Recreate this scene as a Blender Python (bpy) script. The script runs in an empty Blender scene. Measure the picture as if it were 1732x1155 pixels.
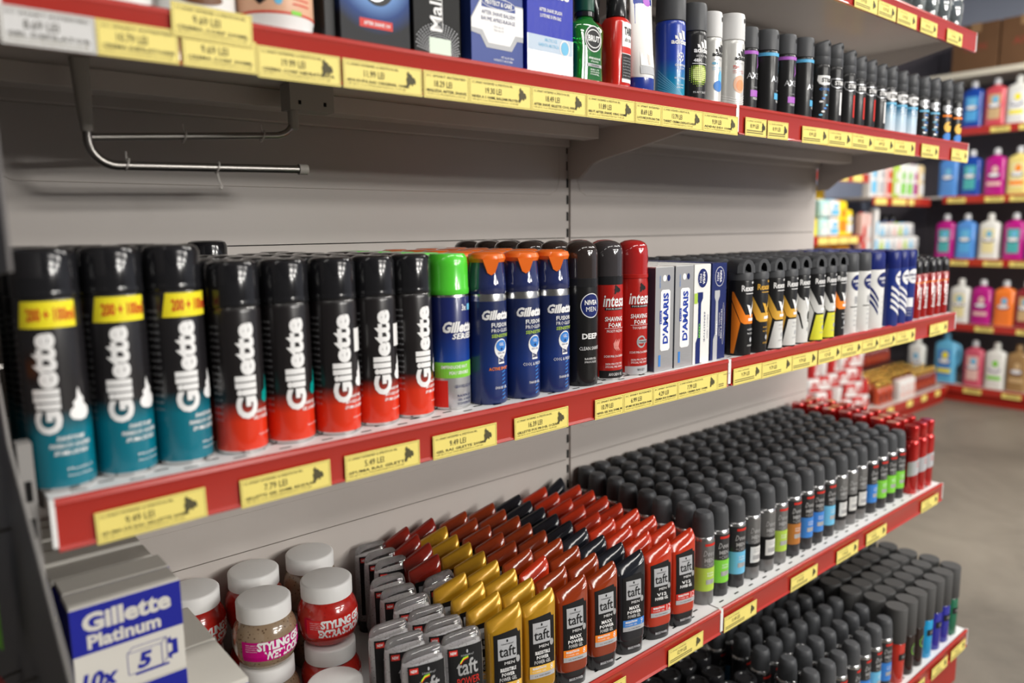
import bpy, math, random
from mathutils import Vector, Matrix
from mathutils.geometry import tessellate_polygon
random.seed(7)
PI = math.pi
sc = bpy.context.scene
COL = sc.collection

# ---------------------------------------------------------------- camera
cd = bpy.data.cameras.new('camera'); cam = bpy.data.objects.new('camera', cd); COL.objects.link(cam)
yaw, pit, rol = math.radians(49.6101), math.radians(8.5166), math.radians(0.6844)
fw = Vector((math.cos(yaw)*math.cos(pit), math.sin(yaw)*math.cos(pit), -math.sin(pit)))
rt = Vector((math.sin(yaw), -math.cos(yaw), 0)); dn = fw.cross(rt)
r2 = math.cos(rol)*rt + math.sin(rol)*dn; d2 = -math.sin(rol)*rt + math.cos(rol)*dn
M = Matrix((r2, -d2, -fw)).transposed().to_4x4(); M.translation = Vector((-0.097, -0.7264, 0.2251))
cam.matrix_world = M
cd.sensor_width = 36; cd.lens = 1277.4/1732*36
cd.clip_start = 0.02
cd.dof.use_dof = True; cd.dof.focus_distance = 1.12; cd.dof.aperture_fstop = 2.3; cd.dof.aperture_blades = 7
sc.camera = cam

# ---------------------------------------------------------------- world, exposure, lights
w = bpy.data.worlds.new('world'); sc.world = w; w.use_nodes = True
w.node_tree.nodes['Background'].inputs[0].default_value = (1.0, 0.96, 0.9, 1)
w.node_tree.nodes['Background'].inputs[1].default_value = 0.1
sc.view_settings.view_transform = 'Standard'; sc.view_settings.look = 'None'
sc.view_settings.gamma = 1; sc.view_settings.use_curve_mapping = False
sc.view_settings.exposure = -0.12

def area(name, loc, rot, sx, sy, power, col):
    l = bpy.data.lights.new(name, 'AREA'); l.shape = 'RECTANGLE'; l.size = sx; l.size_y = sy
    l.energy = power; l.color = col
    o = bpy.data.objects.new(name, l); COL.objects.link(o); o.location = loc; o.rotation_euler = rot
    return o
CEIL = 2.25
# x, y, z, watts, tilt of the added glow towards the shelves (degrees)
LAMPS = [(-1.5, -1.25, 1.9, 5, 0), (0.4, -1.25, 1.9, 15, 0), (2.2, -1.25, 1.9, 30, 0), (3.7, -0.6, 1.9, 46, 0), (4.5, 0.2, 1.9, 38, 0),
         (1.6, -3.3, 1.85, 28, 55), (3.6, -3.2, 1.85, 34, 55), (2.0, -5.2, 1.85, 48, 65), (4.3, -5.0, 1.85, 50, 65), (2.2, -7.4, 1.85, 70, 70), (4.6, -7.2, 1.85, 75, 70), (3.4, -9.8, 1.85, 110, 75)]
for x, y, z, pw, tl in LAMPS:
    area('ceiling_light_glow', (x, y, z-(0.14 if tl else 0.06)), (math.radians(tl), 0, 0), 1.35, 0.22, pw, (1.0, 0.965, 0.91))

# ---------------------------------------------------------------- materials
MATS = {}
def _nt(name):
    m = bpy.data.materials.new(name); m.use_nodes = True
    return m, m.node_tree, m.node_tree.nodes['Principled BSDF']
def mat(name, rgb, rough=0.5, metal=0.0, trans=0.0, coat=0.0, alpha=1.0, emit=0.0, noise=0.0, nscale=40.0):
    if name in MATS: return MATS[name]
    m, nt, b = _nt(name)
    b.inputs['Base Color'].default_value = (*rgb, 1); b.inputs['Roughness'].default_value = rough
    b.inputs['Metallic'].default_value = metal; b.inputs['Transmission Weight'].default_value = trans
    b.inputs['Coat Weight'].default_value = coat; b.inputs['Coat Roughness'].default_value = 0.08
    if not metal and not trans: b.inputs['Specular IOR Level'].default_value = 0.22 if max(rgb) < 0.06 or not coat else 0.4
    b.inputs['Alpha'].default_value = alpha
    if emit:
        b.inputs['Emission Color'].default_value = (*rgb, 1); b.inputs['Emission Strength'].default_value = emit
    if noise:
        t = nt.nodes.new('ShaderNodeTexCoord'); n = nt.nodes.new('ShaderNodeTexNoise'); n.inputs['Scale'].default_value = nscale
        n.inputs['Detail'].default_value = 6
        r = nt.nodes.new('ShaderNodeValToRGB')
        r.color_ramp.elements[0].position = 0.35; r.color_ramp.elements[1].position = 0.65
        r.color_ramp.elements[0].color = tuple(c*(1-noise) for c in rgb)+(1,)
        r.color_ramp.elements[1].color = tuple(min(1, c*(1+noise*0.6)) for c in rgb)+(1,)
        nt.links.new(t.outputs['Object'], n.inputs['Vector']); nt.links.new(n.outputs['Fac'], r.inputs[0]); nt.links.new(r.outputs[0], b.inputs['Base Color'])
    MATS[name] = m; return m
def gmat(name, stops, rough=0.3, metal=0.0, coat=0.3):
    """printed colour that changes with height (object z in metres)"""
    if name in MATS: return MATS[name]
    m, nt, b = _nt(name)
    t = nt.nodes.new('ShaderNodeTexCoord'); s = nt.nodes.new('ShaderNodeSeparateXYZ'); r = nt.nodes.new('ShaderNodeValToRGB')
    mr = nt.nodes.new('ShaderNodeMapRange'); mr.inputs['From Max'].default_value = 0.25
    nt.links.new(t.outputs['Object'], s.inputs[0]); nt.links.new(s.outputs['Z'], mr.inputs['Value']); nt.links.new(mr.outputs[0], r.inputs[0])
    cr = r.color_ramp
    while len(cr.elements) < len(stops): cr.elements.new(0.5)
    for e, (z, c) in zip(cr.elements, stops): e.position = z/0.25; e.color = (*c, 1)
    nt.links.new(r.outputs[0], b.inputs['Base Color'])
    b.inputs['Roughness'].default_value = rough; b.inputs['Metallic'].default_value = metal
    b.inputs['Coat Weight'].default_value = coat; b.inputs['Coat Roughness'].default_value = 0.1
    MATS[name] = m; return m
def speckled(name, rgb, spot, scale, trans=0.2, thr=0.62):
    if name in MATS: return MATS[name]
    m, nt, b = _nt(name)
    t = nt.nodes.new('ShaderNodeTexCoord'); v = nt.nodes.new('ShaderNodeTexVoronoi'); v.inputs['Scale'].default_value = scale
    r = nt.nodes.new('ShaderNodeValToRGB'); r.color_ramp.elements[0].color = (*spot, 1); r.color_ramp.elements[1].color = (*rgb, 1)
    r.color_ramp.elements[0].position = 0.12; r.color_ramp.elements[1].position = 0.3
    nt.links.new(t.outputs['Object'], v.inputs['Vector']); nt.links.new(v.outputs['Distance'], r.inputs[0]); nt.links.new(r.outputs[0], b.inputs['Base Color'])
    b.inputs['Roughness'].default_value = 0.18; b.inputs['Transmission Weight'].default_value = trans; b.inputs['Coat Weight'].default_value = 0.7
    MATS[name] = m; return m

WHITE = mat('white_print', (0.86, 0.86, 0.86), 0.45)
GREYP = mat('grey_print', (0.45, 0.46, 0.48), 0.4)
SILV = mat('silver_print', (0.55, 0.56, 0.58), 0.3, 0.6)
BLACKP = mat('black_print', (0.012, 0.012, 0.013), 0.4)
REDP = mat('red_print', (0.62, 0.03, 0.02), 0.4)
YELP = mat('yellow_print', (0.9, 0.78, 0.03), 0.4)
BLUEP = mat('blue_print', (0.05, 0.22, 0.62), 0.4)
LBLUE = mat('light_blue_print', (0.16, 0.5, 0.75), 0.4)
NAVY = mat('navy_print', (0.012, 0.022, 0.13), 0.35)
GREENP = mat('green_print', (0.22, 0.62, 0.06), 0.4)
LIME = mat('lime_print', (0.42, 0.6, 0.08), 0.4)
ORNG = mat('orange_print', (0.95, 0.25, 0.02), 0.4)
TEALP = mat('teal_print', (0.0, 0.3, 0.27), 0.4)
PURP = mat('purple_print', (0.4, 0.1, 0.55), 0.4)
GOLDP = mat('amber_print', (0.85, 0.5, 0.08), 0.4)
STEEL = mat('painted_grey_steel', (0.56, 0.515, 0.48), 0.42, coat=0.1, noise=0.04, nscale=3)
SHELFW = mat('white_shelf_enamel', (0.78, 0.78, 0.78), 0.35)
SLOT = mat('slot_black', (0.004, 0.004, 0.004), 0.8)
STRIPR = mat('red_plastic_strip', (0.42, 0.027, 0.018), 0.24, coat=0.35)
KICK = mat('red_kick_panel', (0.34, 0.02, 0.012), 0.35)
CAPW = mat('white_plastic', (0.8, 0.8, 0.79), 0.32)
CHROME = mat('chrome', (0.3, 0.285, 0.27), 0.34, 1.0)
CAPK = mat('glossy_black_cap', (0.018, 0.018, 0.02), 0.2, coat=0.3)
CAPS = mat('smoky_black_cap', (0.012, 0.012, 0.014), 0.16, coat=0.5)
CAPM = mat('matt_charcoal_cap', (0.07, 0.073, 0.079), 0.42)
CAPG = mat('matt_grey_cap', (0.075, 0.075, 0.075), 0.5)
RIM = mat('can_rim_metal', (0.6, 0.6, 0.6), 0.25, 1.0)
TAGY = mat('yellow_tag_paper', (0.84, 0.71, 0.2), 0.42)
TAGW = mat('white_tag_paper', (0.62, 0.62, 0.62), 0.4)
TAGK = mat('tag_ink', (0.05, 0.045, 0.03), 0.6)
TAGK2 = mat('tag_faint_ink', (0.22, 0.19, 0.07), 0.6)

# ---------------------------------------------------------------- mesh builder
class MB:
    def __init__(s): s.v = []; s.f = []; s.m = []; s.mats = []
    def mi(s, m):
        if m not in s.mats: s.mats.append(m)
        return s.mats.index(m)
    def add(s, vs, fs, m):
        b = len(s.v); i = s.mi(m); s.v += [tuple(v) for v in vs]
        for f in fs: s.f.append(tuple(b+k for k in f)); s.m.append(i)
    def box(s, x0, x1, y0, y1, z0, z1, m):
        vs = [(x, y, z) for z in (z0, z1) for y in (y0, y1) for x in (x0, x1)]
        s.add(vs, [(0, 2, 3, 1), (4, 5, 7, 6), (0, 1, 5, 4), (2, 6, 7, 3), (0, 4, 6, 2), (1, 3, 7, 5)], m)
    def prism(s, poly, axis, a0, a1, m):
        """poly in the two other axes (cyclic order), extruded along axis"""
        def P(p, a):
            return {'x': (a, p[0], p[1]), 'y': (p[0], a, p[1]), 'z': (p[0], p[1], a)}[axis]
        n = len(poly); vs = [P(p, a0) for p in poly]+[P(p, a1) for p in poly]
        fs = [(i, (i+1) % n, n+(i+1) % n, n+i) for i in range(n)]
        tr = tessellate_polygon([[Vector((p[0], p[1], 0)) for p in poly]])
        fs += [tuple(t) for t in tr]+[tuple(n+k for k in reversed(t)) for t in tr]
        s.add(vs, fs, m)
    def loft(s, secs, m, n=28, cap=True, mats=None):
        """secs: (z, rx, ry, power, cx, cy, slant)"""
        vs = []
        for q in secs:
            z, rx, ry, p, cx, cy, sl = (list(q)+[2, 0, 0, 0][len(q)-3:])[:7]
            for k in range(n):
                a = 2*PI*k/n; c, d = math.cos(a), math.sin(a)
                x = math.copysign(abs(c)**(2/p), c)*rx+cx; y = math.copysign(abs(d)**(2/p), d)*ry+cy
                vs.append((x, y, z+sl*x))
        b = len(s.v); s.v += vs
        for j in range(len(secs)-1):
            i = s.mi(mats[j] if mats else m)
            for k in range(n):
                s.f.append((b+j*n+k, b+j*n+(k+1) % n, b+(j+1)*n+(k+1) % n, b+(j+1)*n+k)); s.m.append(i)
        if cap:
            s.f.append(tuple(b+k for k in reversed(range(n)))); s.m.append(s.mi(mats[0] if mats else m))
            s.f.append(tuple(b+(len(secs)-1)*n+k for k in range(n))); s.m.append(s.mi(mats[-1] if mats else m))
    def lathe(s, prof, m, n=28, mats=None, cx=0, cy=0):
        s.loft([(z, r, r, 2, cx, cy, 0) for r, z in prof], m, n, True, mats)
    def tube(s, pts, r, m, n=8):
        pts = [Vector(p) for p in pts]; b = len(s.v); i = s.mi(m); up = None
        for k, p in enumerate(pts):
            d = (pts[min(k+1, len(pts)-1)]-pts[max(k-1, 0)]).normalized()
            u = d.cross(Vector((0.3, 0.9, 0.2))).normalized() if up is None else (up-d*up.dot(d)).normalized()
            up = u; v = d.cross(u)
            for q in range(n):
                a = 2*PI*q/n; s.v.append(tuple(p+u*math.cos(a)*r+v*math.sin(a)*r))
        for k in range(len(pts)-1):
            for q in range(n):
                s.f.append((b+k*n+q, b+k*n+(q+1) % n, b+(k+1)*n+(q+1) % n, b+(k+1)*n+q)); s.m.append(i)
        s.f.append(tuple(b+q for q in range(n))); s.m.append(i)
        s.f.append(tuple(b+(len(pts)-1)*n+q for q in range(n))); s.m.append(i)
    def build(s, name, parent=None, loc=(0, 0, 0), rot=0, smooth=True, bevel=0):
        me = bpy.data.meshes.new(name); me.from_pydata(s.v, [], s.f)
        for m in s.mats: me.materials.append(m)
        me.polygons.foreach_set('material_index', s.m)
        if smooth:
            me.polygons.foreach_set('use_smooth', [True]*len(s.f)); me.set_sharp_from_angle(angle=math.radians(38))
        me.update(); o = bpy.data.objects.new(name, me); COL.objects.link(o)
        o.location = loc; o.rotation_euler[2] = rot
        if parent: o.parent = parent
        if bevel:
            bv = o.modifiers.new('bevel', 'BEVEL'); bv.width = bevel; bv.segments = 2; bv.limit_method = 'ANGLE'; bv.angle_limit = math.radians(50)
        return o

# ---------------------------------------------------------------- flat artwork wrapped onto surfaces
_T = {}
def glyphs(body, bold=0.0, res=2, space=1.0):
    k = (body, bold, res, space)
    if k in _T: return _T[k]
    c = bpy.data.curves.new('lettering', 'FONT'); c.body = body; c.resolution_u = res; c.offset = bold; c.space_character = space
    o = bpy.data.objects.new('lettering', c); COL.objects.link(o)
    dg = bpy.context.evaluated_depsgraph_get(); me = o.evaluated_get(dg).to_mesh()
    vs = [(v.co.x, v.co.y) for v in me.vertices]; fs = [tuple(p.vertices) for p in me.polygons]
    o.evaluated_get(dg).to_mesh_clear(); bpy.data.objects.remove(o); bpy.data.curves.remove(c)
    x0 = min(v[0] for v in vs); x1 = max(v[0] for v in vs); y0 = min(v[1] for v in vs); y1 = max(v[1] for v in vs)
    vs = [((x-x0)/(x1-x0)-0.5, (y-y0)/(y1-y0)-0.5) for x, y in vs]
    _T[k] = (vs, fs); return _T[k]
def clip(poly, a, keep_greater):
    out = []
    for i in range(len(poly)):
        p, q = poly[i], poly[(i+1) % len(poly)]
        pin = (p[0] >= a) == keep_greater or p[0] == a; qin = (q[0] >= a) == keep_greater or q[0] == a
        if pin: out.append(p)
        if pin != qin and p[0] != q[0]:
            t = (a-p[0])/(q[0]-p[0]); out.append((a, p[1]+t*(q[1]-p[1])))
    return out
def wrap(mb, polys, m, surf, layer, step):
    zs = getattr(surf, 'zstep', None)
    if zs:
        out = []
        for poly in polys:
            fl = [(q[1], q[0]) for q in poly]; lo = min(q[0] for q in fl); hi = max(q[0] for q in fl)
            if hi-lo <= zs: out.append(poly); continue
            for k in range(math.floor(lo/zs), math.ceil(hi/zs)):
                c = clip(clip(fl, k*zs, True), (k+1)*zs, False)
                if len(c) >= 3: out.append([(q[1], q[0]) for q in c])
        polys = out
    for poly in polys:
        parts = [poly]
        if step:
            lo = min(p[0] for p in poly); hi = max(p[0] for p in poly)
            if hi-lo > step:
                parts = []; k0 = math.floor(lo/step); k1 = math.ceil(hi/step)
                for k in range(k0, k1):
                    c = clip(clip(poly, k*step, True), (k+1)*step, False)
                    if len(c) >= 3: parts.append(c)
        for c in parts: mb.add([surf(x, z, layer) for x, z in c], [tuple(range(len(c)))], m)
def cyl(R, cx=0, cy=0, a0=0.0):
    def f(x, z, l):
        a = x/R+a0; q = R+0.0002+0.00013*l
        return (cx+q*math.sin(a), cy-q*math.cos(a), z)
    f.step = R*0.13; return f
def flat(y, axis='y', lean=0.0):
    def f(x, z, l): return (x, y-0.0002-0.00013*l, z)
    f.step = None; return f
def side(xp, y0=0):
    """left-hand face (x = xp) of a box; artwork x runs along +y"""
    def f(x, z, l): return (xp-0.0002-0.00013*l, y0-x, z)
    f.step = None; return f
def topf(zp):
    def f(x, z, l): return (x, z, zp+0.0002+0.00013*l)
    f.step = None; return f
def ell(rx, ry, p=2.0, cyf=None):
    def f(x, z, l):
        RX, RY = (rx(z) if callable(rx) else rx), (ry(z) if callable(ry) else ry)
        q = 1-min(0.999, abs(x/RX))**p; y = -RY*q**(1/p)
        return (x, y+(cyf(z) if cyf else 0)-0.00035-0.00013*l, z)
    f.step = 0.004; return f
def txt(mb, body, cx, cz, wd, ht, m, surf, rot=0, bold=0.0, shear=0.0, res=2, layer=2, space=1.0):
    vs, fs = glyphs(body, bold, res, space); c, s = math.cos(rot), math.sin(rot)
    P = [((x*wd+shear*y*ht)*c-y*ht*s+cx, (x*wd+shear*y*ht)*s+y*ht*c+cz) for x, y in vs]
    wrap(mb, [[P[i] for i in f] for f in fs], m, surf, layer, surf.step)
def shape(mb, pts, m, surf, layer=1):
    tr = tessellate_polygon([[Vector((p[0], p[1], 0)) for p in pts]])
    wrap(mb, [[pts[i] for i in t] for t in tr], m, surf, layer, surf.step)
def rect(mb, x0, x1, z0, z1, m, surf, layer=1): wrap(mb, [[(x0, z0), (x1, z0), (x1, z1), (x0, z1)]], m, surf, layer, surf.step)
def disc(mb, cx, cz, rx, rz, m, surf, layer=1, n=24): shape(mb, [(cx+rx*math.cos(2*PI*k/n), cz+rz*math.sin(2*PI*k/n)) for k in range(n)], m, surf, layer)
def ring(mb, cx, cz, rx, rz, t, m, surf, layer=1, n=24):
    P = lambda k, q: (cx+(rx-q)*math.cos(2*PI*k/n), cz+(rz-q)*math.sin(2*PI*k/n))
    wrap(mb, [[P(k, 0), P(k+1, 0), P(k+1, t), P(k, t)] for k in range(n)], m, surf, layer, surf.step)
def lines(mb, cx, z, wd, n, dz, h, m, surf, words=None, layer=2):
    """rows of small print"""
    W_ = words or ['PENTRU BARBATI SI', 'CONTINUT 200 ML', 'MODE D EMPLOI', 'DERMATOLOGIC TESTAT']
    for i in range(n): txt(mb, W_[i % len(W_)], cx, z-i*dz, wd, h, m, surf, res=1, layer=layer)
def ssh(pts, cx, cz, sx, sz): return [(cx+x*sx, cz+y*sz) for x, y in pts]

# ---------------------------------------------------------------- things
def tag(o, label=None, cat=None, group=None, kind=None):
    if label: o['label'] = label
    if cat: o['category'] = cat
    if group: o['group'] = group
    if kind: o['kind'] = kind
    return o
def thing(name, label, cat, loc=(0, 0, 0), rot=0, group=None):
    o = bpy.data.objects.new(name, None); COL.objects.link(o); o.empty_display_size = 0.02
    o.location = loc; o.rotation_euler[2] = rot
    return tag(o, label, cat, group)
KIDS = {}
def part(mb, name, parent, **k):
    o = mb.build(name, parent, **k); KIDS.setdefault(parent.name, []).append(o); return o
def dup(root, loc, rot=None, label=None, group=None):
    r = root.copy(); COL.objects.link(r); r.location = loc
    if rot is not None: r.rotation_euler[2] = rot
    if label: r['label'] = label
    if group: r['group'] = group
    for ch in KIDS.get(root.name, []):
        c = ch.copy(); COL.objects.link(c); c.parent = r; KIDS.setdefault(r.name, []).append(c)
        for g in KIDS.get(ch.name, []):
            d = g.copy(); COL.objects.link(d); d.parent = c
    return r
ORD = ['first', 'second', 'third', 'fourth', 'fifth', 'sixth', 'seventh', 'eighth', 'ninth', 'tenth', 'eleventh', 'twelfth', 'thirteenth', 'fourteenth', 'fifteenth', 'sixteenth', 'seventeenth', 'eighteenth', 'nineteenth', 'twentieth']
def rows(proto, n, dy, short, group, dx=0.0, jit=0.0015, back_of=None, rot=0.06):
    """the items standing in line behind a front one"""
    x, y, z = proto.location
    for j in range(1, n):
        dup(proto, (x+dx*j+random.uniform(-jit, jit), y+dy*j, z), random.uniform(-rot, rot),
            '%s, %s in line behind %s' % (short, ORD[j-1], back_of), group)

# ================================================================= SETTING
FZ = -0.98; ZT, ZM, Z3, Z4, ZTT = 0.4166, 0.0, -0.452, -0.828, 0.6757
D = 0.3814; SH = 0.0448
def floor_mat():
    m, nt, b = _nt('worn_concrete_floor')
    t = nt.nodes.new('ShaderNodeTexCoord'); n1 = nt.nodes.new('ShaderNodeTexNoise'); n1.inputs['Scale'].default_value = 1.1; n1.inputs['Detail'].default_value = 9; n1.inputs['Roughness'].default_value = 0.62
    n1.inputs['Distortion'].default_value = 0.6
    r = nt.nodes.new('ShaderNodeValToRGB'); r.color_ramp.elements[0].position = 0.34; r.color_ramp.elements[1].position = 0.68
    r.color_ramp.elements[0].color = (0.115, 0.10, 0.078, 1); r.color_ramp.elements[1].color = (0.25, 0.22, 0.175, 1)
    nt.links.new(t.outputs['Object'], n1.inputs['Vector']); nt.links.new(n1.outputs['Fac'], r.inputs[0]); nt.links.new(r.outputs[0], b.inputs['Base Color'])
    b.inputs['Roughness'].default_value = 0.5
    return m
mb = MB(); mb.box(-4, 7.2, -12, 4, FZ-0.1, FZ, floor_mat()); tag(mb.build('floor', smooth=False), kind='structure')
CEILM = mat('ceiling_grey', (0.32, 0.33, 0.36), 0.8)
mb = MB(); mb.box(-4, 7.2, -12, 4, CEIL, CEIL+0.1, CEILM); tag(mb.build('ceiling', smooth=False), kind='structure')
WALLM = mat('wall_blue_grey', (0.34, 0.37, 0.45), 0.8)
mb = MB(); mb.box(6.1, 6.2, -12, 4, FZ, CEIL, WALLM); tag(mb.build('wall_right', smooth=False), kind='structure')
mb = MB(); mb.box(-4, 6.1, 2.3, 2.4, FZ, CEIL, WALLM); tag(mb.build('wall_back', smooth=False), kind='structure')
LAMPM = mat('lamp_tube', (1, 0.97, 0.92), 0.4, emit=2.5)
for x, y, z, pw, tl in LAMPS:
    t = thing('ceiling_light', 'white fluorescent tube fitting hung under the ceiling', 'light', (x, y, z), 0, 'fluorescent tube fittings over the aisles')
    mb = MB(); mb.prism([(-0.1, 0), (0.1, 0), (0.05, 0.06), (-0.05, 0.06)], 'x', -0.68, 0.68, CAPW)
    part(mb, 'lamp_housing', t, smooth=False)
    mb = MB(); mb.tube([(-0.64, -0.05, -0.02), (0.64, -0.05, -0.02)], 0.013, LAMPM); part(mb, 'lamp_tube', t)
    mb = MB(); mb.tube([(-0.64, 0.05, -0.02), (0.64, 0.05, -0.02)], 0.013, LAMPM); part(mb, 'lamp_tube', t)
    for xw in (-0.4, 0.4): mb = MB(); mb.tube([(xw, 0, 0.06), (xw, 0, CEIL-z)], 0.004, STEEL); part(mb, 'suspension_wire', t)

# ================================================================= GONDOLA FRAME
t = thing('shelving_unit', 'grey steel back panels and slotted uprights carrying the grooming shelves', 'shelving', (0, 0, 0))
EDG = [-0.9, -0.62, -0.262, 0.2045, 0.66, 1.15]
for mx in (0, 1):
    x0, x1 = mx+0.006, mx+0.994
    for i in range(5):
        mb = MB(); z0, z1 = EDG[i]+0.0008, EDG[i+1]-0.0008
        mb.box(x0, x1, D, D+0.012, z0, z1, STEEL)
        zr = z0+0.085 if i == 3 else z0+0.06
        if i < 4:
            pts = [(x0+0.02, D-0.0002, zr+0.15), (x0+0.02, D-0.0002, zr+0.03), (x0+0.026, D-0.0002, zr+0.01), (x0+0.045, D-0.0002, zr), (x1-0.045, D-0.0002, zr), (x1-0.026, D-0.0002, zr+0.01), (x1-0.02, D-0.0002, zr+0.03), (x1-0.02, D-0.0002, zr+0.15)]
            mb.tube(pts, 0.0007, STEEL, 6)
        part(mb, 'back_panel', t)
for x in (0.0, 1.0, 1.993):
    mb = MB(); mb.box(x-0.006, x+0.006, D+0.004, D+0.03, FZ, 1.15, STEEL)
    z = FZ+0.02
    while z < 1.13:
        mb.box(x-0.0032, x+0.0032, D+0.0032, D+0.0045, z, z+0.018, SLOT); z += 0.0333
    part(mb, 'upright', t, smooth=False)
mb = MB(); mb.box(0.0, 2.0, D+0.03, D+0.05, -0.95, 1.15, mat('gondola_rear_steel', (0.3, 0.29, 0.28), 0.5)); part(mb, 'rear_panel', t, smooth=False)
mb = MB(); mb.prism([(-0.085, FZ), (-0.07, FZ), (-0.07, Z4-0.03), (-0.085, Z4-0.03)], 'x', 0.0, 2.0, KICK)
mb.v = [(x, y+0.015, z) for x, y, z in mb.v]; part(mb, 'kick_panel', t, smooth=False)
mb = MB(); mb.box(1.985, 2.0, -0.06, D, FZ, Z4-0.03, KICK); part(mb, 'kick_panel', t, smooth=False)

def board_slots(mb, x0, x1, y0, y1, z, yn=2):
    """short dark perforations of the shelf board near its front edge"""
    x = x0+0.02
    k = 0
    while x < x1-0.02:
        for q in range(yn):
            yy = y0+0.012+q*0.022+(0.011 if k % 2 else 0)
            mb.add([(x, yy, z), (x+0.013, yy, z), (x+0.013, yy+0.003, z), (x, yy+0.003, z)], [(0, 1, 2, 3)], SLOT)
        x += 0.024; k += 1
def shelf(name, label, x0, x1, z, y0=0.0, y1=D, under=True, brackets=True, group='red-edged shelves of the grooming gondola'):
    t = thing(name, label, 'shelf', (x0, y0, z), 0, group); wd = x1-x0; dp = y1-y0
    mb = MB(); mb.box(0.002, wd-0.002, 0.0, dp-0.001, -0.003, 0, SHELFW); mb.box(0.002, wd-0.002, 0.0, 0.002, -0.03, -0.003, SHELFW)
    mb.box(0.002, wd-0.002, 0.004, dp-0.001, -0.0045, -0.0032, STEEL)
    board_slots(mb, 0, wd, 0, dp, 0.0003); part(mb, 'shelf_board', t, smooth=False)
    mb = MB()
    prof = [(-0.0005, 0.0012), (-0.0035, 0.0022), (-0.0062, 0.0008), (-0.007, -0.003), (-0.0052, -0.0065), (-0.0048, -SH+0.004), (-0.0075, -SH+0.001), (-0.007, -SH), (-0.0015, -SH), (-0.0005, -SH+0.002)]
    mb.prism(prof, 'x', 0.004, wd-0.004, STRIPR); part(mb, 'price_strip', t)
    for xe in (0.0, wd-0.004):
        mb = MB(); mb.box(xe, xe+0.004, -0.006, 0.0, -SH+0.004, 0.0015, CAPW); part(mb, 'strip_end_cap', t, smooth=False)
    if under:
        mb = MB(); mb.box(0.012, wd-0.03, 0.27, 0.31, -0.028, -0.0046, STEEL); part(mb, 'stiffener', t, smooth=False, bevel=0.001)
        mb = MB(); mb.box(0.006, wd-0.006, dp-0.012, dp-0.001, -0.034, -0.012, STEEL); part(mb, 'rear_lip', t, smooth=False, bevel=0.003)
    if brackets:
        for xe in (0.0015, wd-0.0035):
            mb = MB(); mb.prism([(dp-0.001, -0.004), (0.02, -0.004), (0.03, -0.016), (0.12, -0.034), (0.22, -0.052), (0.285, -0.062), (0.315, -0.07), (0.338, -0.088), (0.348, -0.0955), (dp-0.001, -0.0955)], 'x', xe, xe+0.002, STEEL)
            part(mb, 'bracket', t, smooth=False)
    return t
shelf('shelf', 'highest shelf at the top right, carrying glass bottles', 1.0, 2.0, ZTT)
shelf('shelf', 'highest shelf at the left, above the aftershave boxes', 0.0, 1.0, ZTT)
shelf('shelf', 'left section of the shelf carrying aftershave boxes and jars', 0.0, 1.0, ZT)
shelf('shelf', 'right section of the shelf carrying black body sprays', 1.0, 2.0, ZT)
shelf('shelf', 'left section of the shelf carrying shaving foam cans', 0.0, 1.0, ZM)
shelf('shelf', 'right section of the shelf with the black and orange deodorant cans', 1.0, 2.0, ZM)
shelf('shelf', 'left section of the shelf holding hair gel jars and tubes', 0.0, 1.0, Z3)
shelf('shelf', 'right section of the shelf packed with grey-domed deodorant cans', 1.0, 2.0, Z3)
shelf('shelf', 'lowest shelf at the left, in deep shade under the gel tubes', 0.0, 1.0, Z4, y0=-0.085, under=False, brackets=False)
shelf('shelf', 'lowest shelf at the right carrying flat-capped grey and coloured sprays', 1.0, 2.0, Z4, y0=-0.085, under=False, brackets=False)

# end panel left of the gondola
GREYU = mat('upright_grey', (0.28, 0.27, 0.26), 0.5); ENDM = mat('end_panel_dark_steel', (0.16, 0.15, 0.15), 0.5)
t = thing('end_panel', 'dark steel end panel closing the shelving at the far left', 'panel', (0, 0, 0))
mb = MB(); mb.prism([(D+0.05, FZ), (-0.26, FZ), (-0.19, -0.075), (-0.075, -0.003), (0.01, 0.05), (0.036, 0.1), (0.036, 0.19), (-0.112, 0.2), (-0.108, 1.15), (D+0.05, 1.15)], 'x', -0.023, -0.0205, ENDM)
part(mb, 'panel_sheet', t, smooth=False)
mb = MB(); mb.tube([(-0.0215, -0.26, FZ), (-0.0215, -0.19, -0.075), (-0.0215, -0.075, -0.003), (-0.0215, 0.01, 0.05), (-0.0215, 0.036, 0.1)], 0.0012, GREYU, 6)
part(mb, 'edge_trim', t)
mb = MB(); mb.box(-0.0165, -0.0055, 0.012, 0.03, FZ, 0.05, GREYU)
z = -0.9
while z < 0.03: mb.box(-0.0135, -0.0085, 0.0112, 0.0122, z, z+0.018, SLOT); z += 0.0333
part(mb, 'upright', t, smooth=False)

# wire hanging rail below the aftershave shelf
t = thing('hanging_rail', 'chrome wire hanging rail clipped below the upper shelf at the left', 'rail', (0, 0, 0))
def arc(c, r, a0, a1, n=7): return [(c[0]+r*math.cos(a0+(a1-a0)*k/n), 0.22, c[1]+r*math.sin(a0+(a1-a0)*k/n)) for k in range(n+1)]
mb = MB(); mb.tube([(0.102, 0.22, 0.329), (0.32, 0.22, 0.3455)]+arc((0.32, 0.3685), 0.022, -PI/2, 0)[1:]+[(0.3425, 0.22, 0.376)], 0.0042, CHROME, 10); part(mb, 'upper_wire', t)
mb = MB(); mb.tube([(0.103, 0.22, 0.345), (0.103, 0.22, 0.327)]+arc((0.13, 0.327), 0.027, PI, 1.5*PI)[1:]+[(0.352, 0.22, 0.3045)], 0.0052, CHROME, 10); part(mb, 'lower_wire', t)
GREYPL = mat('grey_plastic', (0.36, 0.34, 0.31), 0.5)
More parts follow.
